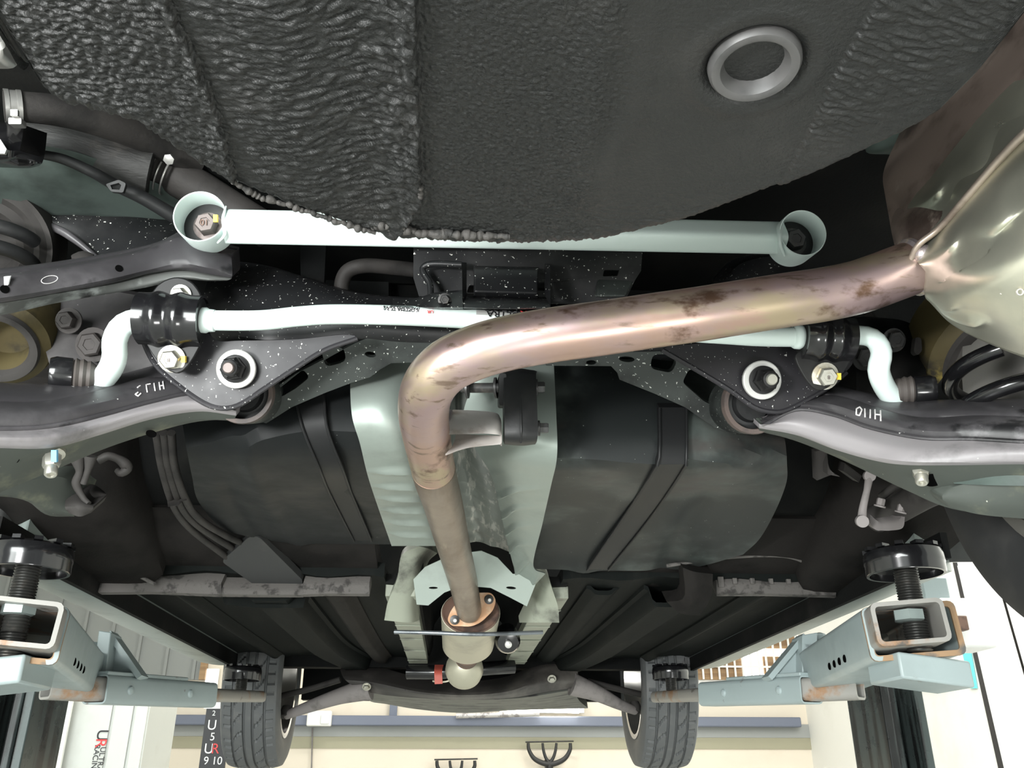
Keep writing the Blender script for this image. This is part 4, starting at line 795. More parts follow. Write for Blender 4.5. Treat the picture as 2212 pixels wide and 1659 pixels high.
obj('seam_lip', ptube([(1968, 560, .795), (1985, 528, .78), (2030, 492, .76), (2090, 424, .717), (2158, 345, .677), (2236, 268, .637), (2400, 132, .575)], [7, 7, 8, 9, 10, 11, 12], 60, 12, True), mat('brown_seam_steel', (.46, .38, .32), .4, .6, (.24, .19, .16), .5, .7, 12), mu)
obj('spot_weld', lathe(new(), PY(1997, 548, .785), (-.2, -.9, -.4), [(.0005, .004), (.006, .0035), (.010, 0), (.011, -.004)], 20), M_weld, mu)
for tx, x, y in (('S', 2163, 628), ('O', 2203, 630)):
    lettering('stamped_letter', tx, .009, M_brk, mu, PY(x, y, .70 if x < 2190 else .685), -RT, -UP, .0008)
# hanger bracket, a folded channel
hb = obj('hanger_bracket', surf([[(978, 888, 1.075), (1030, 890, 1.075), (1072, 895, 1.075), (1082, 908, 1.075)], [(965, 905, 1.055), (1020, 908, 1.055), (1070, 910, 1.055), (1083, 918, 1.06)], [(955, 928, 1.04), (1010, 930, 1.04), (1066, 930, 1.04), (1082, 934, 1.05)], [(942, 939, 1.035), (1000, 938, 1.035), (1050, 937, 1.035), (1083, 940, 1.05)]], 24, 4, (0, .0025, .003)), M_brk, ex, angle=80)
obj('bracket_web', surf([[(1083, 905, 1.07), (1084, 938, 1.05), (1084, 962, 1.05)], [(1076, 910, 1.085), (1078, 940, 1.07), (1078, 958, 1.07)]], 12, 3, (0, .003, .0)), M_brk, hb)
obj('bracket_leaf', surf([[(985, 940, 1.09), (1030, 942, 1.08), (1083, 945, 1.055)], [(978, 965, 1.07), (1030, 955, 1.06), (1083, 957, 1.05)], [(962, 984, 1.05), (1010, 968, 1.05), (1080, 960, 1.05)]], 20, 5, (0, .0025, .003)), M_brk, hb)
obj('bracket_weld', ptube([(974, 888, 1.065), (968, 905, 1.05), (958, 922, 1.04), (944, 937, 1.035)], [4, 5, 5, 3], 24, 8, True), M_weld, hb)
# flange joint at the front
fl = PY(1018, 1322, 2.09); k = dep(fl) / F; FN = V((.04, -.93, -.22)).normalized()
fo = fillet([(1040, 1280), (1062, 1280), (1072, 1296), (1066, 1318), (1040, 1344), (1018, 1354), (975, 1352), (966, 1340), (972, 1322), (988, 1298), (1010, 1282)], 12)
f1 = obj('pipe_flange', plate(fo, (1018, 1320, 2.085), FN, .010), M_flange, ex, bevel=.002); f1['label'] = 'copper-brown two-bolt flange'
for bxp in ((1056, 1295), (982, 1339)):
    c = onpl(*bxp, PY(1018, 1320, 2.085), FN); b = obj('flange_bolt', lathe(new(), c, FN, [(10 * k, 0), (10 * k, .004), (6 * k, .005)], 20), M_darkbolt, f1)
    obj('stud_tip', lathe(new(), c + FN * .004, FN, [(4.5 * k, 0), (4.5 * k, .014), (3 * k, .016)], 14), M_plasticw if 0 else M_zincbright, b)
# silencer ahead of the flange
fs = thing('silencer', 'beige oval silencer can ahead of the copper flange', 'silencer', PY(1015, 1390, 2.3))
ca = PY(1018, 1330, 2.12); AX2 = V((0, .99, -.06)).normalized()
def oval(bm, st, sx, sz):
    rows = [[c + V((math.cos(a) * r * sx, 0, math.sin(a) * r * sz)) for a in [2 * math.pi * i / 40 for i in range(40)]] for c, r in st]; grid(bm, rows, True, True); return bm
c0 = PY(1017, 1322, 2.12); 
S0 = [(c0 + V((0, 0, 0)), .045), (c0 + V((0, .0, 0)), .066), (c0 + V((0, .006, 0)), .071), (c0 + V((0, .03, 0)), .071)]
obj('silencer_end', oval(new(), [(c0 + V((0, .012, 0)), .03), (c0 + V((0, .010, 0)), .058), (c0 + V((0, .0, 0)), .066), (c0 + V((0, .006, 0)), .069), (c0 + V((0, .02, 0)), .069)], 1.0, .72), M_rust, fs, angle=60)
obj('silencer_can', oval(new(), [(c0 + V((0, .012, 0)), .066), (c0 + V((0, .012, 0)), .0705), (c0 + V((.0, .30, -.035)), .068), (c0 + V((0, .36, -.035)), .060), (c0 + V((0, .37, -.035)), .03)], 1.0, .72), M_can, fs, angle=50)
c3 = PY(1012, 1418, 2.62)
obj('inlet_pipe', tube(new(), cr([PY(1010, 1395, 2.45), PY(1008, 1420, 2.7), PY(1005, 1440, 2.9)], 16), .034, 24), M_rust, fs)
obj('converter_shield', lathe(new(), PY(1003, 1448, 2.75), (0, -.75, -.65), [(.001, .045), (.030, .040), (.050, .024), (.057, 0), (.055, -.02)], 36), M_can, fs)
# rubber hanger
rh = thing('exhaust_hanger', 'black rubber exhaust hanger block with side bolts', 'exhaust hanger', PY(1125, 885, 1.08))
def slab(x0, x1, y0, y1, Y, d, r):
    return plate(fillet([(x0, y0), (x1, y0), (x1, y1), (x0, y1)], r), ((x0 + x1) / 2, (y0 + y1) / 2, Y), NR, d)
bk = obj('rubber_block', surf([[(1086, 800, 1.10), (1126, 798, 1.10), (1160, 802, 1.10)], [(1088, 812, 1.068), (1124, 808, 1.066), (1158, 814, 1.068)], [(1089, 870, 1.05), (1126, 868, 1.046), (1160, 870, 1.05)], [(1090, 930, 1.05), (1126, 930, 1.046), (1162, 930, 1.05)], [(1090, 952, 1.06), (1126, 954, 1.058), (1160, 952, 1.06)], [(1090, 960, 1.09), (1126, 963, 1.09), (1156, 960, 1.09)]], 22, 6, (0, .04, .02)), M_rubber, rh, angle=70)
obj('mould_line', ptube([(1124, 803, 1.08), (1124, 830, 1.058), (1125, 880, 1.045), (1126, 930, 1.045), (1125, 956, 1.058)], .0014, 30, 8), M_rubber, bk)
obj('side_lip', slab(1078, 1094, 806, 876, 1.07, .04, 6), M_rubber, bk, bevel=.002)
def hb_(x, y, Y, d, r, h): p = PY(x, y, Y); return obj('side_bolt', hexbolt(p, d, pr(p, r), h, 1.4, ref=(0, .3, 1)), M_darkbolt, rh)
hb_(1158, 837, 1.09, (1, -.1, 0), 13, .012); hb_(1162, 925, 1.07, (1, -.1, 0), 12, .014)
pb = obj('carrier_pin', tube(new(), [PY(1086, 838, 1.09), PY(998, 838, 1.12)], pr(PY(1040, 838, 1.09), 11), 20), M_darkbolt, rh)
for x in (1010, 1072):
    p = PY(x, 838, 1.10); obj('pin_collar', lathe(new(), p, (1, -.2, 0), [(pr(p, 12), -.004), (pr(p, 23), -.002), (pr(p, 23), .001), (pr(p, 12), .002)], 24), M_darkbolt, pb)
# ================================================================== tunnel rod and red tag
tr = obj('tunnel_rod', ptube([(852, 1365, 2.05), (940, 1367, 2.03), (1015, 1370, 2.02), (1090, 1369, 2.03), (1172, 1366, 2.05)], 4.5, 40, 12, True), M_rod); tag(tr, 'thin grey steel rod bridging the tunnel below the silencer', 'rod')
rt = thing('red_tag', 'red ribbon tag hanging beside the beige silencer end', 'tag', PY(946, 1458, 2.9))
obj('ribbon', surf([[(939, 1437, 2.90), (958, 1437, 2.90)], [(938, 1450, 2.86), (955, 1450, 2.86)], [(939, 1478, 2.86), (956, 1477, 2.86)]], 6, 5, (0, .004, .002)), M_red, rt)
obj('wire', ptube([(935, 1471, 2.88), (950, 1473, 2.87), (970, 1470, 2.87), (985, 1455, 2.86)], .003, 16, 6), M_can, rt)
ws = thing('tunnel_bolt', 'black rubber mount with bright bolt tip in the tunnel', 'mount', PY(1097, 1390, 2.3))
p = PY(1097, 1385, 2.3); obj('mount_body', lathe(new(), p, (0, -.9, -.4), [(.030, -.06), (.032, 0), (.026, .012), (.012, .014)], 24), M_black, ws)
obj('bolt_tip', lathe(new(), p + V((0, -.015, -.008)), (0, -.9, -.4), [(.009, 0), (.009, .01), (.005, .013)], 14), M_zincbright, ws)
# ================================================================== hoses at upper left
fh = thing('filler_hose', 'brown dusty filler hose with grey spring clamp on its end', 'hose', PY(200, 250, .9))
obj('hose', ptube([(8, 228, .85), (60, 232, .86), (130, 240, .88), (220, 262, .92), (320, 300, .98), (420, 350, 1.05)], [32, 33, 34, 33, 32, 32], 60, 24, True), M_hose, fh)
hc = obj('spring_clamp', lathe(new(), PY(28, 230, .852), (PY(60, 232, .86) - PY(8, 228, .85)), [(pr(PY(28, 230, .85), 34), -.009), (pr(PY(28, 230, .85), 36), -.009), (pr(PY(28, 230, .85), 36), -.004), (pr(PY(28, 230, .85), 34.5), -.004), (pr(PY(28, 230, .85), 34.5), .004), (pr(PY(28, 230, .85), 36), .004), (pr(PY(28, 230, .85), 36), .009), (pr(PY(28, 230, .85), 34), .009)], 40, cap=False), M_clamp, fh)
obj('clamp_ear', slab(18, 46, 254, 268, .83, .012, 3), M_clamp, hc)
obj('clamp_bar', slab(22, 38, 236, 250, .822, .004, 2), M_clamp, hc)
fs2 = thing('filler_sleeve', 'ribbed dark sleeve pipe stepping down to a clamped neck under the tub', 'pipe', PY(260, 340, 1.0))
obj('sleeve', ptube([(60, 300, .97), (130, 318, .98), (220, 338, 1.0), (328, 368, 1.02)], [46, 56, 60, 56], 50, 28, True), M_sleeve, fs2)
nk = obj('neck', ptube([(320, 355, 1.045), (400, 392, 1.06), (480, 440, 1.08), (580, 500, 1.10)], [44, 42, 40, 38], 40, 24, True), M_hose, fs2)
for i, x in enumerate((338, 352, 366)):
    y = 364 + (x - 338) * .5; p = PY(x, y, 1.045); d = PY(400, 392, 1.06) - PY(320, 355, 1.045)
    R_ = pr(p, 46); obj('wire_clamp', tube(new(), [p + (d.orthogonal().normalized() * math.cos(a) + d.normalized().cross(d.orthogonal().normalized()) * math.sin(a)) * R_ for a in [2 * math.pi * j / 30 for j in range(31)]], .0016, 8, False), M_clamp, nk)
obj('clamp_screw', lathe(new(), PY(367, 343, .99), (0, -.6, -.7), [(.004, 0), (.0075, .001), (.0075, .006), (.003, .007)], 6), M_clamp, nk)
bh = thing('breather_hose', 'thin dark breather hose with a square plastic clip along the wheel house', 'hose', PY(250, 390, 1.08))
obj('hose', ptube([(60, 330, .92), (130, 342, .93), (200, 372, .95), (250, 400, .98), (310, 428, 1.0), (385, 472, 1.03)], [9, 11, 12, 14, 15, 16], 50, 14, True), M_rubber, bh)
obj('hose_clip', plate(fillet([(228, 398), (256, 388), (272, 396), (266, 416), (240, 414)], 4), (250, 402, .955), NR, .006, holes=[[(238, 400), (256, 395), (262, 400), (258, 410), (242, 409)]]), M_rubber, bh)
lb = thing('bumper_bracket', 'black bracket with bright steel edge at the frame edge below the hose clamp', 'bracket', PY(20, 300, .85))
obj('bracket_body', surf([[(-60, 262, .86), (10, 264, .85), (52, 270, .86)], [(-60, 300, .83), (10, 305, .83), (46, 310, .84)], [(-60, 335, .83), (10, 338, .83), (40, 335, .84)], [(-60, 348, .86), (5, 350, .86), (34, 345, .87)]], 16, 4, (0, .05, .03)), M_black, lb)
obj('steel_edge', plate([(-40, 300), (0, 300), (14, 322), (10, 332), (-40, 330)], (0, 318, .82), NR, .004), M_clamp, lb)
lc = thing('bumper_beam_end', 'bright galvanised beam end at the frame edge above the hose clamp', 'bracket', PY(0, 100, .62))
obj('beam_end', surf([[(-60, 60, .62), (0, 60, .62), (19, 62, .62)], [(-60, 90, .61), (0, 92, .61), (16, 80, .61)], [(-60, 130, .62), (0, 130, .62), (14, 110, .62)]], 10, 3, (0, .02, .01)), M_clamp, lc)
# ================================================================== knuckle carrier, bolts, springs
kn = thing('wheel_carrier', 'dark dusty wheel carrier plate with two large hex bolts by the white bar bend', 'wheel carrier', PY(180, 720, 1.1))
obj('carrier_plate', surf([[(85, 640, 1.09), (200, 625, 1.10), (310, 640, 1.11)], [(95, 740, 1.08), (200, 740, 1.09), (320, 750, 1.10)], [(120, 830, 1.09), (220, 850, 1.10), (345, 840, 1.11)]], 20, 6, (0, .05, .03)), mat('dusty_carrier', (.04, .037, .038), .6, 0, (.085, .08, .08), .45, .7, 9, specks=(.3, .3, .3), spsc=140, spth=.75), kn)
for x, y, r in ((150, 693, 20), (203, 745, 27)):
    p = PY(x, y, 1.07); obj('carrier_bolt', hexbolt(p, (0, -.9, -.4), pr(p, r), .016, 1.4), M_boltgrey, kn)
kr = thing('wheel_carrier', 'dark wheel carrier with slotted lug in shadow between bar bend and spring seat', 'wheel carrier', PY(1950, 760, 1.1))
obj('carrier_plate', surf([[(1850, 690, 1.12), (1940, 690, 1.12), (2010, 720, 1.12)], [(1850, 780, 1.10), (1930, 780, 1.10), (2000, 800, 1.10)], [(1850, 860, 1.12), (1940, 870, 1.12), (2020, 870, 1.12)]], 20, 6, (0, .05, .03)), M_body, kr)
for x, y, r in ((1930, 735, 20), (1867, 772, 22)):
    p = PY(x, y, 1.085); obj('carrier_bolt', hexbolt(p, (0, -.9, -.4), pr(p, r), .012, 1.3), M_darkbolt, kr)
obj('slotted_lug', plate(fillet([(1978, 728), (1990, 730), (1992, 758), (1982, 768), (1974, 760)], 5), (1983, 748, 1.07), NR, .01), M_grey, kr)
# yellowish spring seats
def seat(cx, cy, Y, r, lab, d, sq):
    p = PY(cx, cy, Y); k = dep(p) / F; t = thing('spring_seat', lab, 'spring seat', p)
    obj('seat_pan', lathe(new(), p, d, [(r * .1 * k, -.05), (r * .55 * k, -.045), (r * .62 * k, -.01), (r * .72 * k, 0), (r * .78 * k, .002), (r * .84 * k, -.004), (r * 1.0 * k, -.012), (r * 1.06 * k, -.03), (r * 1.1 * k, -.09)], 56), M_olivepaint, t)
    obj('seat_rubber', lathe(new(), p, d, [(r * .60 * k, -.006), (r * .66 * k, .003), (r * .74 * k, .004), (r * .80 * k, .004), (r * .84 * k, -.002)], 56, cap=False), M_grey, t)
seat(2185, 790, 1.06, 165, 'yellow-brown coil spring seat behind the gloss black coil', (-.15, -.55, -.82), 1)
seat(-10, 750, 1.06, 105, 'yellow-brown spring seat at the frame edge above the lower arm', (.15, -.55, -.82), 1)
cs = thing('coil_spring', 'gloss black coil spring rising from the lower arm cup by the tyre', 'coil spring', PY(2150, 880, 1.0))
cc = PY(2235, 915, 1.0); rC = .088; pth = []
for i in range(150):
    a = i / 150 * 2 * math.pi * 2.6 + .3; pth.append(cc + V((math.cos(a) * rC, math.sin(a) * rC * .9, -.055 + .050 * a / (2 * math.pi))))
obj('coil', tube(new(), pth, .0105, 14), M_black, cs)
cs2 = thing('coil_spring', 'dark coil spring and ringed seat at the frame edge beside the upper arm', 'coil spring', PY(-20, 560, 1.05))
p = PY(-40, 530, 1.06); k = dep(p) / F
obj('spring_ring', lathe(new(), p, (.25, -.75, -.6), [(60 * k, -.02), (80 * k, -.005), (98 * k, -.01), (112 * k, 0), (126 * k, -.004), (138 * k, .0), (146 * k, -.03), (150 * k, -.08)], 56), M_grey, cs2)
pth = [p + V((math.cos(a) * 115 * k, math.sin(a) * 95 * k, -.055 + .030 * a / (2 * math.pi))) for a in [i / 110 * 2 * math.pi * 2 for i in range(110)]]
obj('coil', tube(new(), pth, .0095, 14), M_rubber, cs2)
# ================================================================== brake lines and cover
for i, (dx, lab) in enumerate(((0, 'outermost dark fuel line running into the flat cover'), (1, 'middle dark fuel line running into the flat cover'), (2, 'innermost dark fuel line beside the tank edge'))):
    o = obj('fuel_line', ptube([(338 + 16 * dx, 935, 1.30), (350 + 14 * dx, 1010, 1.38), (372 + 16 * dx, 1085, 1.50), (396 + 20 * dx, 1125, 1.58), (430 + 30 * dx, 1158, 1.70), (492 + 22 * dx, 1205 - 13 * dx, 1.84)], .0065, 50, 12), M_hose); tag(o, lab, 'pipe', 'fuel lines beside the tank')
cv = obj('line_cover', plate(fillet([(478, 1213), (540, 1158), (560, 1160), (655, 1255), (650, 1272), (565, 1275)], 10), (570, 1215, 1.84), (0, -.35, -.93), .018), mat('flat_grey_cover', (.033, .034, .034), .6, 0, (.055, .052, .05), .5, .7, 8), bevel=.003); tag(cv, 'flat dark plastic cover plate over the fuel lines', 'cover')
lcp = thing('line_clip', 'small plastic clip holding the fuel lines beside the tank corner', 'clip', PY(375, 1085, 1.48))
obj('clip_body', surf([[(360, 1082, 1.485), (390, 1070, 1.485)], [(362, 1096, 1.47), (388, 1092, 1.47)]], 8, 3, (0, .02, .02)), M_hose, lcp, bevel=.002)
obj('clip_tail', surf([[(388, 1076, 1.48), (404, 1074, 1.48)], [(388, 1083, 1.475), (402, 1081, 1.475)]], 6, 2, (0, .006, .006)), M_hose, lcp)
# parking brake and trailing parts
tl = thing('trailing_arm_joint', 'dusty cast joint and trailing arm below the lower arm nut with the blue mark', 'suspension arm', PY(130, 1080, 1.3))
obj('trailing_arm', surf([[(-80, 1040, 1.15), (40, 1040, 1.22), (130, 1030, 1.28), (180, 1060, 1.34)], [(-80, 1070, 1.17), (40, 1075, 1.24), (110, 1095, 1.30), (160, 1110, 1.34)], [(-80, 1040, 1.22), (40, 1070, 1.28), (100, 1112, 1.34), (160, 1116, 1.38)]], 20, 4, (0, .04, .03)), M_armside, tl)
obj('joint_casting', surf([[(143, 1072, 1.32), (172, 1070, 1.32), (196, 1085, 1.33)], [(140, 1095, 1.30), (170, 1090, 1.30), (202, 1095, 1.31)], [(148, 1108, 1.31), (172, 1116, 1.31), (196, 1108, 1.32)]], 12, 5, (0, .04, .03)), M_grey, tl)
obj('cable_bracket', ptube([(168, 990, 1.28), (172, 1020, 1.29), (165, 1045, 1.30), (180, 1075, 1.31), (192, 1088, 1.31)], [16, 8, 10, 7, 6], 30, 10, True), M_grey, tl)
obj('cable_bracket', ptube([(196, 985, 1.28), (190, 1015, 1.29), (180, 1045, 1.30)], [14, 7, 7], 20, 10, True), M_grey, tl)
hk = obj('cable_hook', ptube([(212, 995, 1.34), (235, 985, 1.34), (262, 995, 1.35), (275, 1010, 1.36), (262, 1022, 1.36), (252, 1015, 1.36)], [9, 9, 9, 13, 10, 6], 30, 10, True), M_hose); tag(hk, 'dark hooked pipe end against the seat pan near the arm', 'pipe')
pb2 = thing('cable_linkage', 'pale dusty brake cable linkage hanging below the muffler-side lower arm', 'linkage', PY(1880, 1080, 1.35))
obj('upper_bracket', surf([[(1762, 975, 1.30), (1785, 975, 1.28), (1788, 1025, 1.28)], [(1765, 1038, 1.32), (1800, 1025, 1.28), (1815, 1030, 1.28)]], 12, 4, (0, .015, .01)), M_grey, pb2)
obj('cable_end', surf([[(1825, 1000, 1.32), (1862, 1028, 1.32)], [(1822, 1018, 1.30), (1855, 1042, 1.30)]], 10, 4, (0, .02, .01)), M_grey, pb2)
a = obj('link_lever', ptube([(1878, 1030, 1.30), (1872, 1062, 1.30), (1864, 1098, 1.31), (1862, 1125, 1.32)], [9, 7, 8, 10], 30, 14, True), M_lgrey, pb2)
for x, y, r in ((1878, 1028, 12), (1862, 1126, 13)):
    p = PY(x, y, 1.30); obj('lever_eye', lathe(new(), p, (-.3, -.9, -.3), [(pr(p, r * .4), .008), (pr(p, r), .008), (pr(p, r), -.010), (pr(p, r * .5), -.012)], 20), M_lgrey, a)
obj('cable_saddle', surf([[(1880, 1112, 1.33), (1895, 1125, 1.32), (1905, 1128, 1.32), (1920, 1126, 1.32), (1945, 1120, 1.33), (1950, 1100, 1.34)], [(1880, 1130, 1.32), (1892, 1145, 1.31), (1905, 1146, 1.31), (1925, 1146, 1.31), (1950, 1140, 1.32), (1955, 1115, 1.33)]], 24, 3, (0, .02, .012)), M_lgrey, pb2)
for x, y in ((1945, 1108), (1900, 1095)):
    p = PY(x, y, 1.32); obj('saddle_bolt', hexbolt(p, (.2, -.4, .9), pr(p, 9), .014), M_lgrey, pb2)
obj('hose_run', ptube([(1905, 1072, 1.38), (1935, 1050, 1.34), (1975, 1030, 1.30), (2020, 1010, 1.25)], 9, 24, 12, True), M_grey, pb2)
ta2 = thing('trailing_link', 'grey dusty trailing arm tapering under the muffler-side lower arm', 'suspension arm', PY(1960, 1080, 1.4))
obj('arm', ptube([(1895, 1120, 1.42), (1940, 1100, 1.36), (2010, 1062, 1.26), (2100, 1030, 1.18)], [30, 30, 32, 36], 30, 18, True), M_grey, ta2)
# ================================================================== wheels
def wheel(c, yaw, inner, R_, w, lab, name='wheel', tread=True, dark=False):
    """inner = +1 when the car's centre lies on +x of the tyre"""
    t = thing(name, lab, 'wheel', c); hw = w / 2; NA = 300 if tread else 120
    M = Matrix.Translation(V(c)) @ Matrix.Rotation(yaw, 4, 'Z')
    side = [(.205 / .325, .86), (.215 / .325, .90), (.24 / .325, 1.02), (.275 / .325, 1.06), (.300 / .325, 1.02), (.314 / .325, .95)]
    prof = [(s * R_, -x * hw) for s, x in side]
    NT = 70 if tread else 14; T0 = .90
    for k in range(NT + 1):
        u = -1 + 2 * k / NT; prof.append((R_ * (1 - .018 * abs(u) ** 4 - .010 * u * u), u * T0 * hw))
    prof += [(s * R_, x * hw) for s, x in reversed(side)]
    def groove(u, a):
        d = 0
        for g, ww in ((-.62, .040), (-.17, .055), (.17, .055), (.62, .040)):
            if abs(u - g) < ww: d = 1
        pch = 2 * math.pi / 62
        if abs(u) > .66:
            ph = (a / pch + .25 * math.copysign(1, u)) % 1
            if ph < .17 and abs(u) < .97: d = max(d, .7)
        elif abs(u) > .20:
            v = (abs(u) - .20) / .44; ph = (a / (pch * 2) + .75 * v * v * math.copysign(1, u) + (.4 if u > 0 else 0)) % 1
            if ph < .12 and v > .08: d = max(d, .75)
        return d
    bm = new(); rows = []
    for i in range(NA):
        a = 2 * math.pi * i / NA; row = []
        for j, (r, x) in enumerate(prof):
            if tread and len(side) <= j < len(prof) - len(side): r -= .0075 * groove(x / (T0 * hw), a)
            row.append(M @ V((x, math.cos(a) * r, math.sin(a) * r)))
        rows.append(row)
    rows.append(rows[0]); vr = grid(bm, rows); bmesh.ops.remove_doubles(bm, verts=bm.verts, dist=1e-6)
    obj('tyre', bm, M_side if dark else M_tyre, t, angle=30)
    o = M.translation; ax = (M.to_3x3() @ V((inner, 0, 0)))
    s = R_ / .325
    rm = obj('rim', lathe(new(), o, ax, [(.212 * s, hw * .86), (.222 * s, hw * .94), (.222 * s, hw * .98), (.205 * s, hw * .96), (.200 * s, hw * .7), (.190 * s, hw * .4), (.186 * s, -hw * .6)], 64, cap=False), M_rim, t)
    obj('rim_disc', lathe(new(), o, ax, [(.188 * s, -hw * .5), (.186 * s, -hw * .45), (.12 * s, -hw * .3), (.07 * s, -hw * .2), (.001, -hw * .2)], 48), M_rimdark, rm)
    obj('brake_disc', lathe(new(), o, ax, [(.165 * s, -.01), (.165 * s, .012), (.15 * s, .016), (.08 * s, .016), (.07 * s, .045), (.001, .05)], 48), M_rimdark, t)
    return t
wheel(PY(530, 1500, 3.52).lerp(EYE + V((-.70, 3.52, .355)), 1), math.radians(2.5), 1, .325, .190, 'front wheel hanging beside the black numbered banner, treaded tyre seen from behind')
wheel(EYE + V((.785, 3.52, .355)), math.radians(-2.0), -1, .325, .190, 'front wheel against the bright cream wall, treaded tyre seen from behind')
wheel(EYE + V((.795, .86, .44)), 0, -1, .335, .215, 'rear wheel at the frame edge, dark tyre sidewall seen close up', tread=True, dark=True)
# ================================================================== front suspension
fsf = thing('subframe', 'dusty front subframe across the front wheels behind the silencer', 'subframe', PY(1000, 1500, 3.25))
obj('crossmember', surf([[(735, 1448, 3.30), (800, 1452, 3.28), (900, 1478, 3.22), (1000, 1488, 3.2), (1100, 1476, 3.22), (1180, 1440, 3.28), (1245, 1438, 3.3)],
    [(745, 1468, 3.26), (800, 1475, 3.24), (900, 1495, 3.18), (1000, 1502, 3.16), (1100, 1494, 3.18), (1180, 1470, 3.24), (1250, 1468, 3.27)],
    [(775, 1490, 3.28), (820, 1500, 3.26), (900, 1508, 3.22), (1000, 1512, 3.2), (1100, 1508, 3.22), (1180, 1495, 3.26), (1245, 1485, 3.28)]], 50, 5, (0, .06, .03)), mat('front_subframe_paint', (.04, .037, .035), .35, 0, (.12, .11, .10), .48, .68, 4, rvar=.1), fsf)
obj('undertray', surf([[(780, 1495, 3.32), (900, 1508, 3.28), (1000, 1512, 3.26), (1120, 1508, 3.28), (1240, 1490, 3.32)], [(800, 1515, 3.5), (900, 1520, 3.45), (1000, 1522, 3.42), (1120, 1520, 3.45), (1250, 1512, 3.5)], [(830, 1520, 3.7), (900, 1532, 3.65), (1000, 1540, 3.6), (1120, 1534, 3.65), (1270, 1530, 3.7)]], 40, 4, (0, .02, .03)), mat('dusty_undertray', (.13, .135, .12), .6, 0, (((.05, .05, .05), .52, .6, 9, (1, 4, 1)), ((.26, .27, .23), .55, .7, 5, (1, 3, 1)))), fsf)
for x, y in ((792, 1483), (1192, 1466)):
    p = PY(x, y, 3.22); obj('subframe_bolt', hexbolt(p, (0, -.8, -.6), pr(p, 7), .012), M_zinc, fsf)
def farm(side, A, B, lab1, lab2, arod):
    t = thing('control_arm', lab1, 'suspension arm', pt(A[0]))
    obj('arm', ptube(A, B, 30, 16, True), M_lgrey, t)
    p = pt(A[-1]); obj('ball_joint', lathe(new(), p, (0, -.3, -1), [(.018, -.03), (.024, -.01), (.022, .006), (.01, .009)], 20), M_grey, t)
    r = obj('tie_rod', ptube(arod, 6.5, 20, 12, True), M_grey); tag(r, lab2, 'tie rod')
farm(-1, [(800, 1487, 3.28), (740, 1502, 3.30), (680, 1522, 3.34), (618, 1545, 3.40)], [24, 17, 13, 9], 'tapered pale front lower arm to the wheel by the banner', 'thin grey tie rod above the front arm by the banner wheel', [(735, 1468, 3.34), (670, 1488, 3.36), (605, 1504, 3.40)])
farm(1, [(1236, 1478, 3.28), (1290, 1498, 3.30), (1335, 1520, 3.34), (1372, 1535, 3.40)], [24, 17, 12, 9], 'tapered pale front lower arm to the wheel by the cream wall', 'thin grey tie rod to the wheel by the cream wall', [(1270, 1472, 3.34), (1330, 1487, 3.36), (1384, 1500, 3.40)])
sr = obj('steering_rack', ptube([(880, 1452, 3.12), (950, 1452, 3.10), (1050, 1444, 3.10), (1110, 1440, 3.12)], 15, 24, 16, True), M_black); tag(sr, 'gloss black tube across the tunnel mouth behind the silencer', 'steering rack')
# ================================================================== lift
def tbox(bm, a, b, w, h, wall=0.006, up=(0, 0, 1)):
    """open rectangular tube from a to b"""
    a, b = V(a), V(b); d = (b - a).normalized(); u = V(up); u = (u - d * u.dot(d)).normalized(); s = d.cross(u)
    def loop(p, ww, hh, r):
        out = []
        for sx, sy in ((1, 1), (-1, 1), (-1, -1), (1, -1)):
            cx, cy = sx * (ww / 2 - r), sy * (hh / 2 - r); a0 = {(1, 1): 0, (-1, 1): 90, (-1, -1): 180, (1, -1): 270}[(sx, sy)]
            for k in range(4):
                t = math.radians(a0 + 30 * k); out.append(p + s * (cx + r * math.cos(t)) + u * (cy + r * math.sin(t)))
        return out
    rows = [loop(a + d * (b - a).length * .999, w - 2 * wall, h - 2 * wall, .006), loop(a, w - 2 * wall, h - 2 * wall, .006), loop(a, w, h, .011), loop(b, w, h, .011), loop(b, w - 2 * wall, h - 2 * wall, .006)]
    grid(bm, rows, True); v = [x for x in bm.verts]; return bm
def holes(parent, pts, r, nrm, squash=1):
    for p in pts: obj('pin_hole', lathe(new(), p, nrm, [(r, -.001), (r, .0012), (r * .1, .001)], 16), M_void, parent)
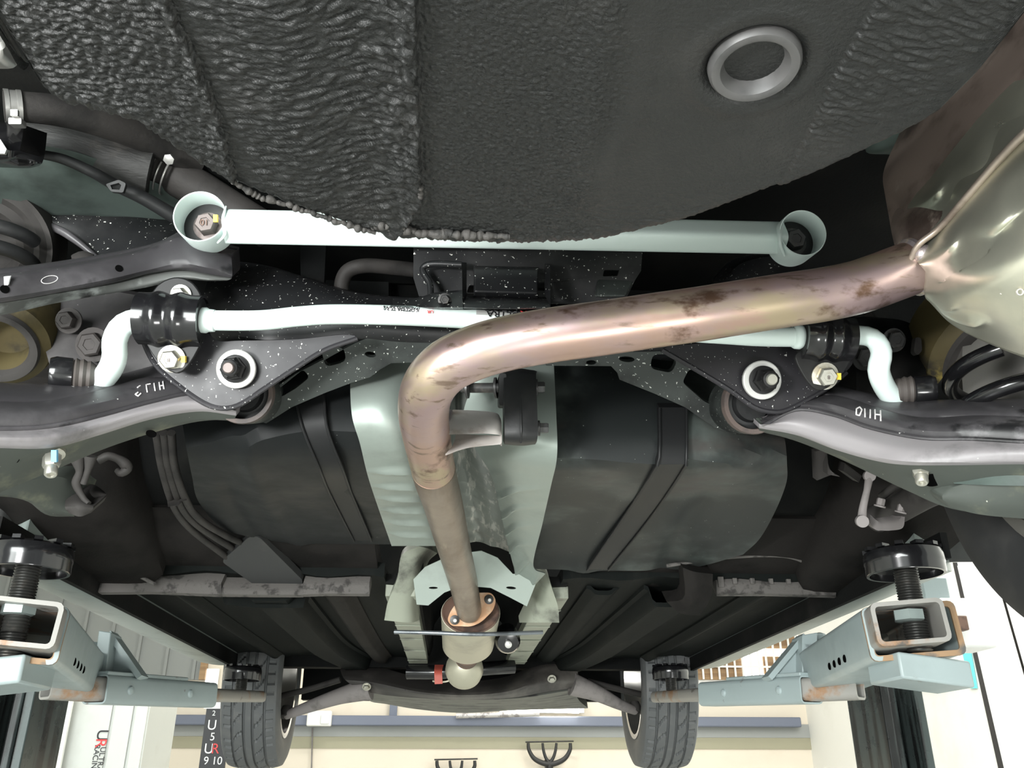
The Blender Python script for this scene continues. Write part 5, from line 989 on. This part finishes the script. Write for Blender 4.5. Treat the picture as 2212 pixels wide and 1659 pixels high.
def rear_arm(sx, T0, Y0, bk, labels):
    a = PY(*T0, Y0); xk = PY(*bk, 2.1); xk.z = a.z; xk.x += .055 * sx
    t = thing('swing_arm', labels[0], 'lift arm', a)
    roll = V((.06 * -sx, 0, 1))
    inn = obj('inner_tube', tbox(new(), a, a.lerp(xk, .5), .116, .070, .007, roll), M_liftrust, t); inn['label'] = 'scuffed inner tube with open square mouth'
    d = (xk - a).normalized(); o0 = a + d * .05 + V((.016 * sx, 0, -.007)); o1 = xk + V((0, 0, -.002))
    ot = obj('outer_tube', tbox(new(), o0, o1, .152, .088, .007, roll), M_lift, t)
    lipb = tbox(new(), o0 - d * .001, o0 + d * .004, .153, .089, .009, roll); obj('rust_lip', lipb, M_orange, ot)
    n = V((-sx, 0, 0)); side = [o0.lerp(o1, f) + n * .0765 for f in (.30, .37, .44, .51)]
    holes(ot, [p + V((0, 0, dz)) for p in side for dz in (.026, -.024)], .007, n)
    blk = o0 + d * .05 + V((.012 * sx, 0, -.063)); obj('lower_block', bx(new(), blk, ((1, 0, .12 * -sx), (0, 1, 0), (0, 0, 1)), .122, .12, .042), M_lift, ot, bevel=.004)
    # bracket plates and gusset around the pivot
    c = o1
    bp = [PY(x, y, 2.06) for x, y in labels[1]]; bm = new(); f = [bm.verts.new(p) for p in bp]; bm.faces.new(f)
    r = bmesh.ops.extrude_face_region(bm, geom=bm.faces[:]); bmesh.ops.translate(bm, verts=[v for v in r['geom'] if isinstance(v, bmesh.types.BMVert)], vec=(0, .07, 0)); obj('pivot_bracket', bm, M_lift, t, bevel=.002)
    gp = [PY(x, y, 2.10) for x, y in labels[2]]; bm = new(); f = [bm.verts.new(p) for p in gp]; bm.faces.new(f)
    r = bmesh.ops.extrude_face_region(bm, geom=bm.faces[:]); bmesh.ops.translate(bm, verts=[v for v in r['geom'] if isinstance(v, bmesh.types.BMVert)], vec=(0, .008, 0)); obj('gusset', bm, M_lift, t)
    obj('gusset_brace', bx(new(), gp[0].lerp(gp[2], .5) + V((0, .012, 0)), (gp[2] - gp[0], (0, 1, 0), (gp[2] - gp[0]).cross(V((0, 1, 0)))), (gp[2] - gp[0]).length, .05, .012), M_lift, t)
    obj('top_plate', bx(new(), c + V((.0, .02, .050)), XYZ, .15, .12, .010), M_lift, t, bevel=.002)
    k = c + V((.01 * sx, .07, .064)); obj('pivot_knob', lathe(new(), k, (0, 0, 1), [(.06, 0), (.055, .008), (.016, .012), (.014, .028), (.004, .032)], 24), M_lift, t)
    return t, a, c
def lift_pad(c, r, zl, lab, mscrew=True):
    """rubber disc on a threaded screw, c = top centre"""
    t = thing('lift_pad', lab, 'lift pad', c + V((0, 0, -zl)))
    seg = 48; bm = new()
    lathe(bm, c, (0, 0, -1), [(r * .3, .004), (r * .85, .0), (r * .97, .004), (r, .012), (r, .024), (r * .985, .026), (r * .985, .040), (r * .97, .042), (r * .90, .042), (r * .89, .030), (r * .4, .028)], seg)
    for k in range(12):
        a = k * math.pi / 6; bx(bm, c + V((math.cos(a) * r * .82, math.sin(a) * r * .82, .002)), ((math.cos(a), math.sin(a), 0), (-math.sin(a), math.cos(a), 0), (0, 0, 1)), r * .3, r * .2, .006)
    obj('rubber_pad', bm, M_black, t, angle=30)
    pf = []; n = int((zl - .03) / .0045); rs = r * .31
    for k in range(n): z = .03 + k * .0045; pf += [(rs * .88, z), (rs, z + .0018), (rs, z + .0026), (rs * .88, z + .0044)]
    obj('screw', lathe(new(), c, (0, 0, -1), pf, 24), M_screw, t)
    return t
tR, aR, cR = rear_arm(1, (1967, 1343), 1.42, (1745, 1422), ['rear lift arm under the tyre-side sill, open tube end beside the white wall', [(1733, 1372), (1766, 1366), (1764, 1470), (1733, 1468)], [(1736, 1374), (1736, 1466), (1660, 1466)]])
tL, aL, cL = rear_arm(-1, (38, 1343), 1.40, (205, 1418), ['rear lift arm at the frame edge beside the tool board, open tube end', [(213, 1362), (240, 1366), (228, 1464), (200, 1464)], [(238, 1368), (228, 1462), (305, 1464)]])
padR = lift_pad(PY(1948, 1190, 1.47), .066, .17, 'black rear lift pad on a threaded screw by the rear tyre')
padL = lift_pad(PY(72, 1180, 1.46), .064, .18, 'black rear lift pad on a threaded screw above the greasy post at the frame edge')
for t, c, s in ((padR, PY(1963, 1330, 1.46), 1), (padL, PY(40, 1316, 1.44), -1)):
    lathe_b = lathe(new(), c, (0, 0, -1), [(.026, -.008), (.026, .008), (.02, .010), (.012, .010)], 6, ref=(1, .1, 0)); n = obj('nut', lathe_b, M_nut, t)
    if s < 0: obj('screw_end', lathe(new(), c, (0, 0, -1), [(.017, .0)] + [(.017 + .0015 * (k % 2), .008 + k * .0025) for k in range(12)], 20), M_screw, t)
def front_arm(sx, box, bar, back, pad, labs):
    t = thing('swing_arm', labs[0], 'lift arm', pt(box[0]))
    a, b = pt(box[0]), pt(box[1]); obj('arm_box', tbox(new(), a, b, .060, .060, .004), M_lift, t, bevel=0)
    d = (b - a).normalized(); e = d.cross(V((0, 0, 1))); n = e if e.y < 0 else -e
    for f in (.18, .72):
        p = a.lerp(b, f) + n * .030; obj('weld_dot', lathe(new(), p, n, [(.010, 0), (.008, .004), (.002, .006)], 14), M_lift, t)
    obj('bar', tbox(new(), b - d * .02, pt(bar), .055, .034, .012), M_liftrust, t)
    obj('back_tube', tbox(new(), pt(back), a + d * .02, .050, .050, .005), M_liftrust, t)
    obj('cap_strip', bx(new(), a.lerp(b, .35) + V((0, 0, .033)), (d, n, (0, 0, 1)), (b - a).length * .7, .05, .008), M_lift, t, bevel=.002)
    q = pt(pad); lift_pad(q, .060, q.z - pt(bar).z - .01, labs[1])
front_arm(1, [(1752, 1490, 2.02), (1530, 1500, 2.42)], (1424, 1506, 2.98), (1858, 1485, 1.95), (1447, 1440, 3.04), ['front lift arm of pale blue box section before the cream wall', 'small front lift pad against the tyre tread by the cream wall'])
front_arm(-1, [(206, 1489, 2.02), (446, 1502, 2.42)], (556, 1505, 3.0), (100, 1483, 1.95), (526, 1441, 3.04), ['front lift arm of pale blue box section above the pale sheet cabinet', 'small front lift pad against the tyre tread by the numbered banner'])
# posts with carriages
def post(xl, xr, yref, Y, lab, sx):
    A, B = PY(xl, yref, Y), PY(xr, yref, Y); t = thing('lift_post', lab, 'lift post', V(((A.x + B.x) / 2, Y, 0)))
    w = B.x - A.x; cx = (A.x + B.x) / 2; H = cR.z + .02
    bm = new()
    for f in (-.5, .5): wbox(cx + f * w - .012, cx + f * w + .012, Y - .02, Y + .20, 0, H, bm)
    wbox(cx - w / 2, cx + w / 2, Y + .18, Y + .20, 0, H, bm); obj('channel', bm, M_post, t, bevel=.003)
    bm = new(); wbox(cx - w * .18, cx + w * .10, Y + .03, Y + .18, 0, H, bm); obj('slide_rail', bm, M_post, t, bevel=.006)
    return t, cx, w
tp, cxR, wR = post(1912, 1985, 1550, 2.45, 'greasy dark lift post standing before the white wall', 1)
tp2, cxL, wL = post(-20, 62, 1550, 2.45, 'greasy dark lift post at the frame edge beside the tool board', -1)
bm = new(); A = PY(1985, 1560, 2.6); wbox(A.x - .02, A.x + .02, 2.6, 2.64, 0, cR.z - .03, bm); o = obj('post_cable_guard', bm, M_post, tp)
cg = tp
P = PY(2066, 1352, 2.3); obj('carriage_box', bx(new(), P, XYZ, .13, .12, .125), M_plasticw, cg, bevel=.006)
p = PY(2073, 1347, 2.22); obj('latch', bx(new(), p, XYZ, .030, .03, .036), M_rust, cg, bevel=.003)
P = PY(2005, 1295, 2.3); obj('carriage_cap', bx(new(), P, XYZ, .07, .10, .10), M_lift, cg, bevel=.004)
# ================================================================== room details
wn = 1
def wallpt(px, py, off=0): return PY(px, py, FY - off)
# window with brown timber behind a white grille
A, B = wallpt(1490, 1345), wallpt(1790, 1466)
wx0, wx1, wz0, wz1 = 2.0, 3.08, B.z - .02, 3.0
wf = struct('window_1', wbox(wx0 - .04, wx1, FY - .03, FY - .012, wz0 - .05, wz0), M_plasticw)
bm = wbox(wx0, wx1, FY - .02, FY - .005, wz0, wz1); struct('glass_pane', bm, M_glow, wf)
bm = new()
for k in range(3): wbox(wx0 + .75 + .0 * k, wx1, FY - .05, FY - .025, wz0 + .05 + .22 * k, wz0 + .20 + .22 * k, bm)
wbox(wx0, wx0 + .55, FY - .05, FY - .025, wz0, wz0 + .3, bm); struct('timber_board', bm, M_timber, wf)
bm = new()
for k in range(16): wbox(wx0 + .04 + k * .072, wx0 + .055 + k * .072, FY - .085, FY - .07, wz0, wz1, bm)
for k in range(4): wbox(wx0, wx1, FY - .084, FY - .071, wz0 + .10 + k * .33, wz0 + .115 + k * .33, bm)
struct('window_bars', bm, M_wallw, wf)
# blue beam on the front wall
bmz0, bmz1 = PY(900, 1568, FY - .1).z, PY(900, 1546, FY - .1).z
bm_ = obj('wall_beam', wbox(-3.9, 3.0, FY - .12, FY - .02, bmz0, bmz1), M_beam, bevel=.01); tag(bm_, 'slate blue steel beam running along the front wall', 'beam')
jb = thing('junction_box', 'white junction box on the slate blue beam by the banner tyre', 'junction box', PY(690, 1552, FY - .14))
P = PY(690, 1552, FY - .15); obj('box_body', bx(new(), P, XYZ, .20, .06, .12), M_plasticw, jb, bevel=.01); obj('box_cover', bx(new(), P + V((.05, -.035, -.01)), XYZ, .07, .02, .07), M_plasticw, jb, bevel=.006)
tl_ = thing('tube_lamp', 'glowing fluorescent tube lamp above the slate blue beam', 'lamp', PY(1170, 1527, FY - .15))
A, B = PY(1093, 1524, FY - .15), PY(1250, 1529, FY - .15); obj('tube', tube(new(), [A, B], .045, 20), M_tube, tl_)
obj('fitting', bx(new(), A.lerp(B, .5) + V((0, .08, 0)), XYZ, .72, .06, .09), M_plasticw, tl_)
wr = obj('wrapped_pipe', tube(new(), [PY(985, 1546, FY - .16), PY(1165, 1542, FY - .16)], .022, 14), mat('foil_wrap', (.6, .58, .57), .4, .3, (.3, .28, .28), .48, .6, 20)); tag(wr, 'pale wrapped pipe lying along the beam under the lamp', 'pipe')
ud = obj('wall_cable', tube(new(), [PY(675, 1572, FY - .03), PY(673, 1655, FY - .03), PY(672, 1700, FY - .03)], .006, 8), M_lgrey); tag(ud, 'thin grey cable running down the cream wall', 'cable')
wp = obj('wall_pipe_stub', wbox(PY(842, 1540, FY).x, PY(858, 1540, FY).x, FY - .05, FY - .005, bmz1, bmz1 + .16), M_beam); tag(wp, 'short slate blue upright above the beam', 'post')
# anchor-shaped racks
def rack(cx, cy, Y, lab, s=1):
    t = thing('hook_rack', lab, 'hook rack', PY(cx, cy, Y)); 
    obj('top_bar', ptube([(cx - 52 * s, cy, Y), (cx + 52 * s, cy - 2, Y)], 1.6, 6, 8, True), M_screw, t)
    obj('hook', ptube([(cx - 46 * s, cy + 2, Y), (cx - 44 * s, cy + 18 * s, Y), (cx - 30 * s, cy + 38 * s, Y), (cx, cy + 48 * s, Y), (cx + 30 * s, cy + 38 * s, Y), (cx + 44 * s, cy + 18 * s, Y), (cx + 45 * s, cy + 2, Y)], [3.4, 4.5, 5.5, 6, 5.5, 4.5, 3.4], 40, 10, True), M_rimdark, t)
    for q in (-1, 1): obj('hook', ptube([(cx + 15 * s * q, cy + 2, Y), (cx + 13 * s * q, cy + 18 * s, Y), (cx + 8 * s * q, cy + 34 * s, Y), (cx, cy + 46 * s, Y)], [2.6, 3.2, 3.4, 4], 24, 10, True), M_rimdark, t)
    obj('wall_mount', bx(new(), PY(cx, cy + 52 * s, Y) + V((0, .055, 0)), XYZ, .06, .11, .10), M_rimdark, t); obj('stem', ptube([(cx, cy + 46 * s, Y), (cx, cy + 64 * s, Y)], 6, 8, 10, True), M_rimdark, t)
rack(1187, 1603, FY - .10, 'dark anchor-shaped hook rack standing clear on the cream wall')
rack(985, 1641, FY - .10, 'dark hook rack mostly below the frame, under the silencer', .9)
# grey corrugated sheet high at left with a small lit pane
x0, x1 = PY(250, 1450, FY).x, PY(436, 1450, FY).x; z0, z1 = bmz1 + .28, 3.4; bm = wbox(-3.95, x1, FY - .05, FY - .02, z0, z1)
for k in range(9): xx = x1 - .05 - k * .24; wbox(xx - .012, xx + .012, FY - .075, FY - .045, z0, z1, bm)
struct('trim_3', bm, M_corr)
struct('trim_4', wbox(x1, x1 + .05, FY - .07, FY - .02, z0, z1), M_timber)
pz = PY(463, 1472, FY); w2 = struct('window_2', wbox(pz.x - .07, pz.x + .04, FY - .04, FY - .02, pz.z - .10, pz.z + .10), M_plasticw)
struct('glass_pane', wbox(pz.x - .06, pz.x + .03, FY - .045, FY - .04, pz.z - .09, pz.z + .09), M_glow, w2)
# pale sheet cabinet with the shop's logo
cb = thing('sheet_cabinet', 'pale grey ridged sheet cabinet with a rotated red and black logo', 'cabinet', V((PY(215, 1590, 5).x, 5, 0)))
xa, xb = PY(118, 1590, 5.0).x, PY(314, 1590, 5.0).x; zt_ = PY(200, 1508, 5).z
obj('carcass', wbox(xa, xb, 5.0, 5.5, 0, zt_), M_sign, cb, bevel=.006)
def px5(x): return PY(x, 1590, 5.0).x
obj('edge_rail', wbox(px5(112), px5(124), 4.97, 5.02, 0, zt_), M_sign, cb, bevel=.006)
obj('door_panel', wbox(px5(126), px5(234), 4.985, 5.0, 0, zt_ - .02), M_sign, cb, bevel=.004)
obj('door_panel', wbox(px5(240), px5(280), 4.985, 5.0, 0, zt_ - .02), M_sign, cb, bevel=.004)
obj('door_panel', wbox(px5(286), px5(312), 4.985, 5.0, 0, zt_ - .02), M_sign, cb, bevel=.004)
def sgn(txt, px, py, size, m): lettering('lettering', txt, size, m, cb, PY(px, py, 4.983), (0, 0, -1), (1, 0, 0), .001)
sgn('U', 220, 1588, .078, M_ink); sgn('R', 217, 1605, .078, M_inkred); sgn('ULTRA', 218, 1640, .038, M_ink); sgn('RACING', 205, 1641, .038, M_ink)
# black banner with white characters
bn = thing('banner', 'narrow black banner with white characters beside the treaded tyre', 'banner', V((PY(455, 1600, 4.2).x, 4.2, 0)))
xb0, xb1 = PY(437, 1600, 4.2).x, PY(492, 1600, 4.2).x; zb1 = PY(455, 1531, 4.2).z
obj('cloth', wbox(xb0, xb1, 4.2, 4.212, .3, zb1), M_ink, bn); obj('top_rail', wbox(xb0 - .01, xb1 + .01, 4.19, 4.22, zb1, zb1 + .03), M_plasticw, bn)
def bnt(t, px, py, s, m): lettering('lettering', t, s, m, bn, PY(px, py, 4.198), (1, 0, 0), (0, 0, 1), .001)
bnt('2', 462, 1541, .030, M_inkw); bnt('U', 458, 1567, .058, M_inkw); bnt('5', 459, 1592, .045, M_inkw); bnt('U', 451, 1618, .058, M_inkw); bnt('R', 465, 1618, .058, M_inkred); bnt('9 10', 460, 1644, .045, M_inkw)
# tool board behind the left post
tb_ = obj('tool_board', wbox(PY(20, 1600, 4.9).x, PY(140, 1600, 4.9).x, 4.9, 4.92, 0, PY(90, 1438, 4.9).z), M_wallw); tag(tb_, 'pale wall board with tools behind the greasy post', 'board')
br_ = thing('breaker_bar', 'chrome breaker bar hanging upright on the pale tool board', 'tool', PY(57, 1600, 4.85))
obj('shaft', ptube([(59, 1530, 4.86), (57, 1600, 4.86), (55, 1640, 4.86)], 2.6, 8, 12, True), M_chrome, br_)
obj('grip', ptube([(57, 1612, 4.86), (55, 1630, 4.86)], 4.5, 6, 12, True), M_chrome, br_); obj('head', ptube([(60, 1515, 4.86), (59, 1545, 4.86)], 4.5, 6, 12, True), M_screw, br_)
br2 = obj('socket_wrench', ptube([(43, 1630, 4.86), (40, 1670, 4.86)], 4, 6, 12, True), M_chrome); tag(br2, 'short chrome wrench below the breaker bar', 'tool')
for i, (x, lab) in enumerate(((74, 'amber screwdriver nearer the chrome bar, dark lower grip'), (88, 'amber screwdriver nearer the pale cabinet'))):
    s = thing('screwdriver', lab, 'tool', PY(x, 1640, 4.85), 'amber screwdrivers on the tool board')
    obj('handle', ptube([(x, 1622, 4.86), (x - 1, 1634, 4.86), (x - 1, 1652, 4.86), (x - 2, 1680, 4.86)], [3, 7, 6, 7], 20, 12, True), M_orangetool, s); obj('collar', ptube([(x, 1616, 4.86), (x, 1624, 4.86)], 3, 6, 10, True), M_screw, s)
rg = obj('rag', surf([[(57, 1516, 4.86), (75, 1512, 4.86), (93, 1508, 4.86)], [(58, 1522, 4.84), (76, 1519, 4.84), (90, 1516, 4.84)], [(62, 1528, 4.86), (78, 1526, 4.86), (86, 1520, 4.86)]], 12, 4, (0, .02, 0)), M_beam); tag(rg, 'blue cloth scrap on the tool board above the chrome bar', 'cloth')
rb = obj('red_clip', bx(new(), PY(66, 1527, 4.85), XYZ, .03, .02, .018), M_red, bevel=.003); tag(rb, 'small red clip at the chrome bar head', 'clip')
bag = obj('plastic_bag', surf([[(92, 1512, 4.86), (108, 1508, 4.86), (118, 1512, 4.86)], [(90, 1550, 4.82), (104, 1548, 4.80), (116, 1550, 4.83)], [(94, 1585, 4.84), (102, 1592, 4.82), (108, 1585, 4.86)]], 14, 5, (0, .03, 0)), M_plasticw); tag(bag, 'clear crumpled plastic bag hanging beside the cabinet edge', 'bag')
# sliding white doors and teal notice on the bright wall
def wx(px, py): return PX(px, py, 3.095)
dr = struct('door_1', surf([[wx(2066, 1222), wx(2170, 1670)], [wx(2160, 1222), wx(2300, 1670)]], 6, 2, (.02, 0, 0), sm=False), M_wallw)
g = struct('door_gap', surf([[wx(2059, 1215) + V((-.004, 0, 0)), wx(2160, 1670) + V((-.004, 0, 0))], [wx(2066, 1215) + V((-.004, 0, 0)), wx(2171, 1670) + V((-.004, 0, 0))]], 6, 1, (.01, 0, 0), sm=False), M_ink, dr)
struct('door_edge', surf([[wx(2160, 1270) + V((-.004, 0, 0)), wx(2225, 1500) + V((-.004, 0, 0))], [wx(2164, 1270) + V((-.004, 0, 0)), wx(2229, 1500) + V((-.004, 0, 0))]], 6, 1, (.01, 0, 0), sm=False), M_brown, dr)
nt = thing('notice', 'white notice edged in turquoise on the bright wall under the carriage', 'notice', wx(2050, 1440))
obj('sheet', surf([[wx(1990, 1388) + V((-.006, 0, 0)), wx(1995, 1475) + V((-.006, 0, 0))], [wx(2078, 1388) + V((-.006, 0, 0)), wx(2098, 1475) + V((-.006, 0, 0))]], 6, 1, (.006, 0, 0), sm=False), M_wallw, nt)
obj('edge_band', surf([[wx(2078, 1395) + V((-.007, 0, 0)), wx(2098, 1487) + V((-.007, 0, 0))], [wx(2096, 1395) + V((-.007, 0, 0)), wx(2112, 1487) + V((-.007, 0, 0))]], 6, 1, (.006, 0, 0), sm=False), M_teal, nt)
obj('edge_band', surf([[wx(1990, 1475) + V((-.007, 0, 0)), wx(1990, 1488) + V((-.007, 0, 0))], [wx(2045, 1475) + V((-.007, 0, 0)), wx(2047, 1488) + V((-.007, 0, 0))]], 6, 1, (.006, 0, 0), sm=False), M_teal, nt)

# groups of things that repeat
GR = {'wheel': 'car wheels', 'lift_pad': 'lift pads', 'swing_arm': 'lift swing arms', 'lift_post': 'lift posts', 'bushing_clamp': 'anti-roll bar clamps', 'drop_link': 'drop links', 'lower_control_arm': 'lower control arms',
      'lateral_link': 'lateral links', 'tie_rod': 'tie rods', 'control_arm': 'wheel control arms', 'hook_rack': 'hook racks on the wall', 'spring_seat': 'spring seats', 'coil_spring': 'coil springs', 'wheel_carrier': 'wheel carriers', 'subframe': 'subframes', 'heat_shield': 'heat shields'}
for o in list(C.objects):
    k = o.name.split('.')[0]
    if o.parent is None and k in GR and 'label' in o: o['group'] = GR[k]
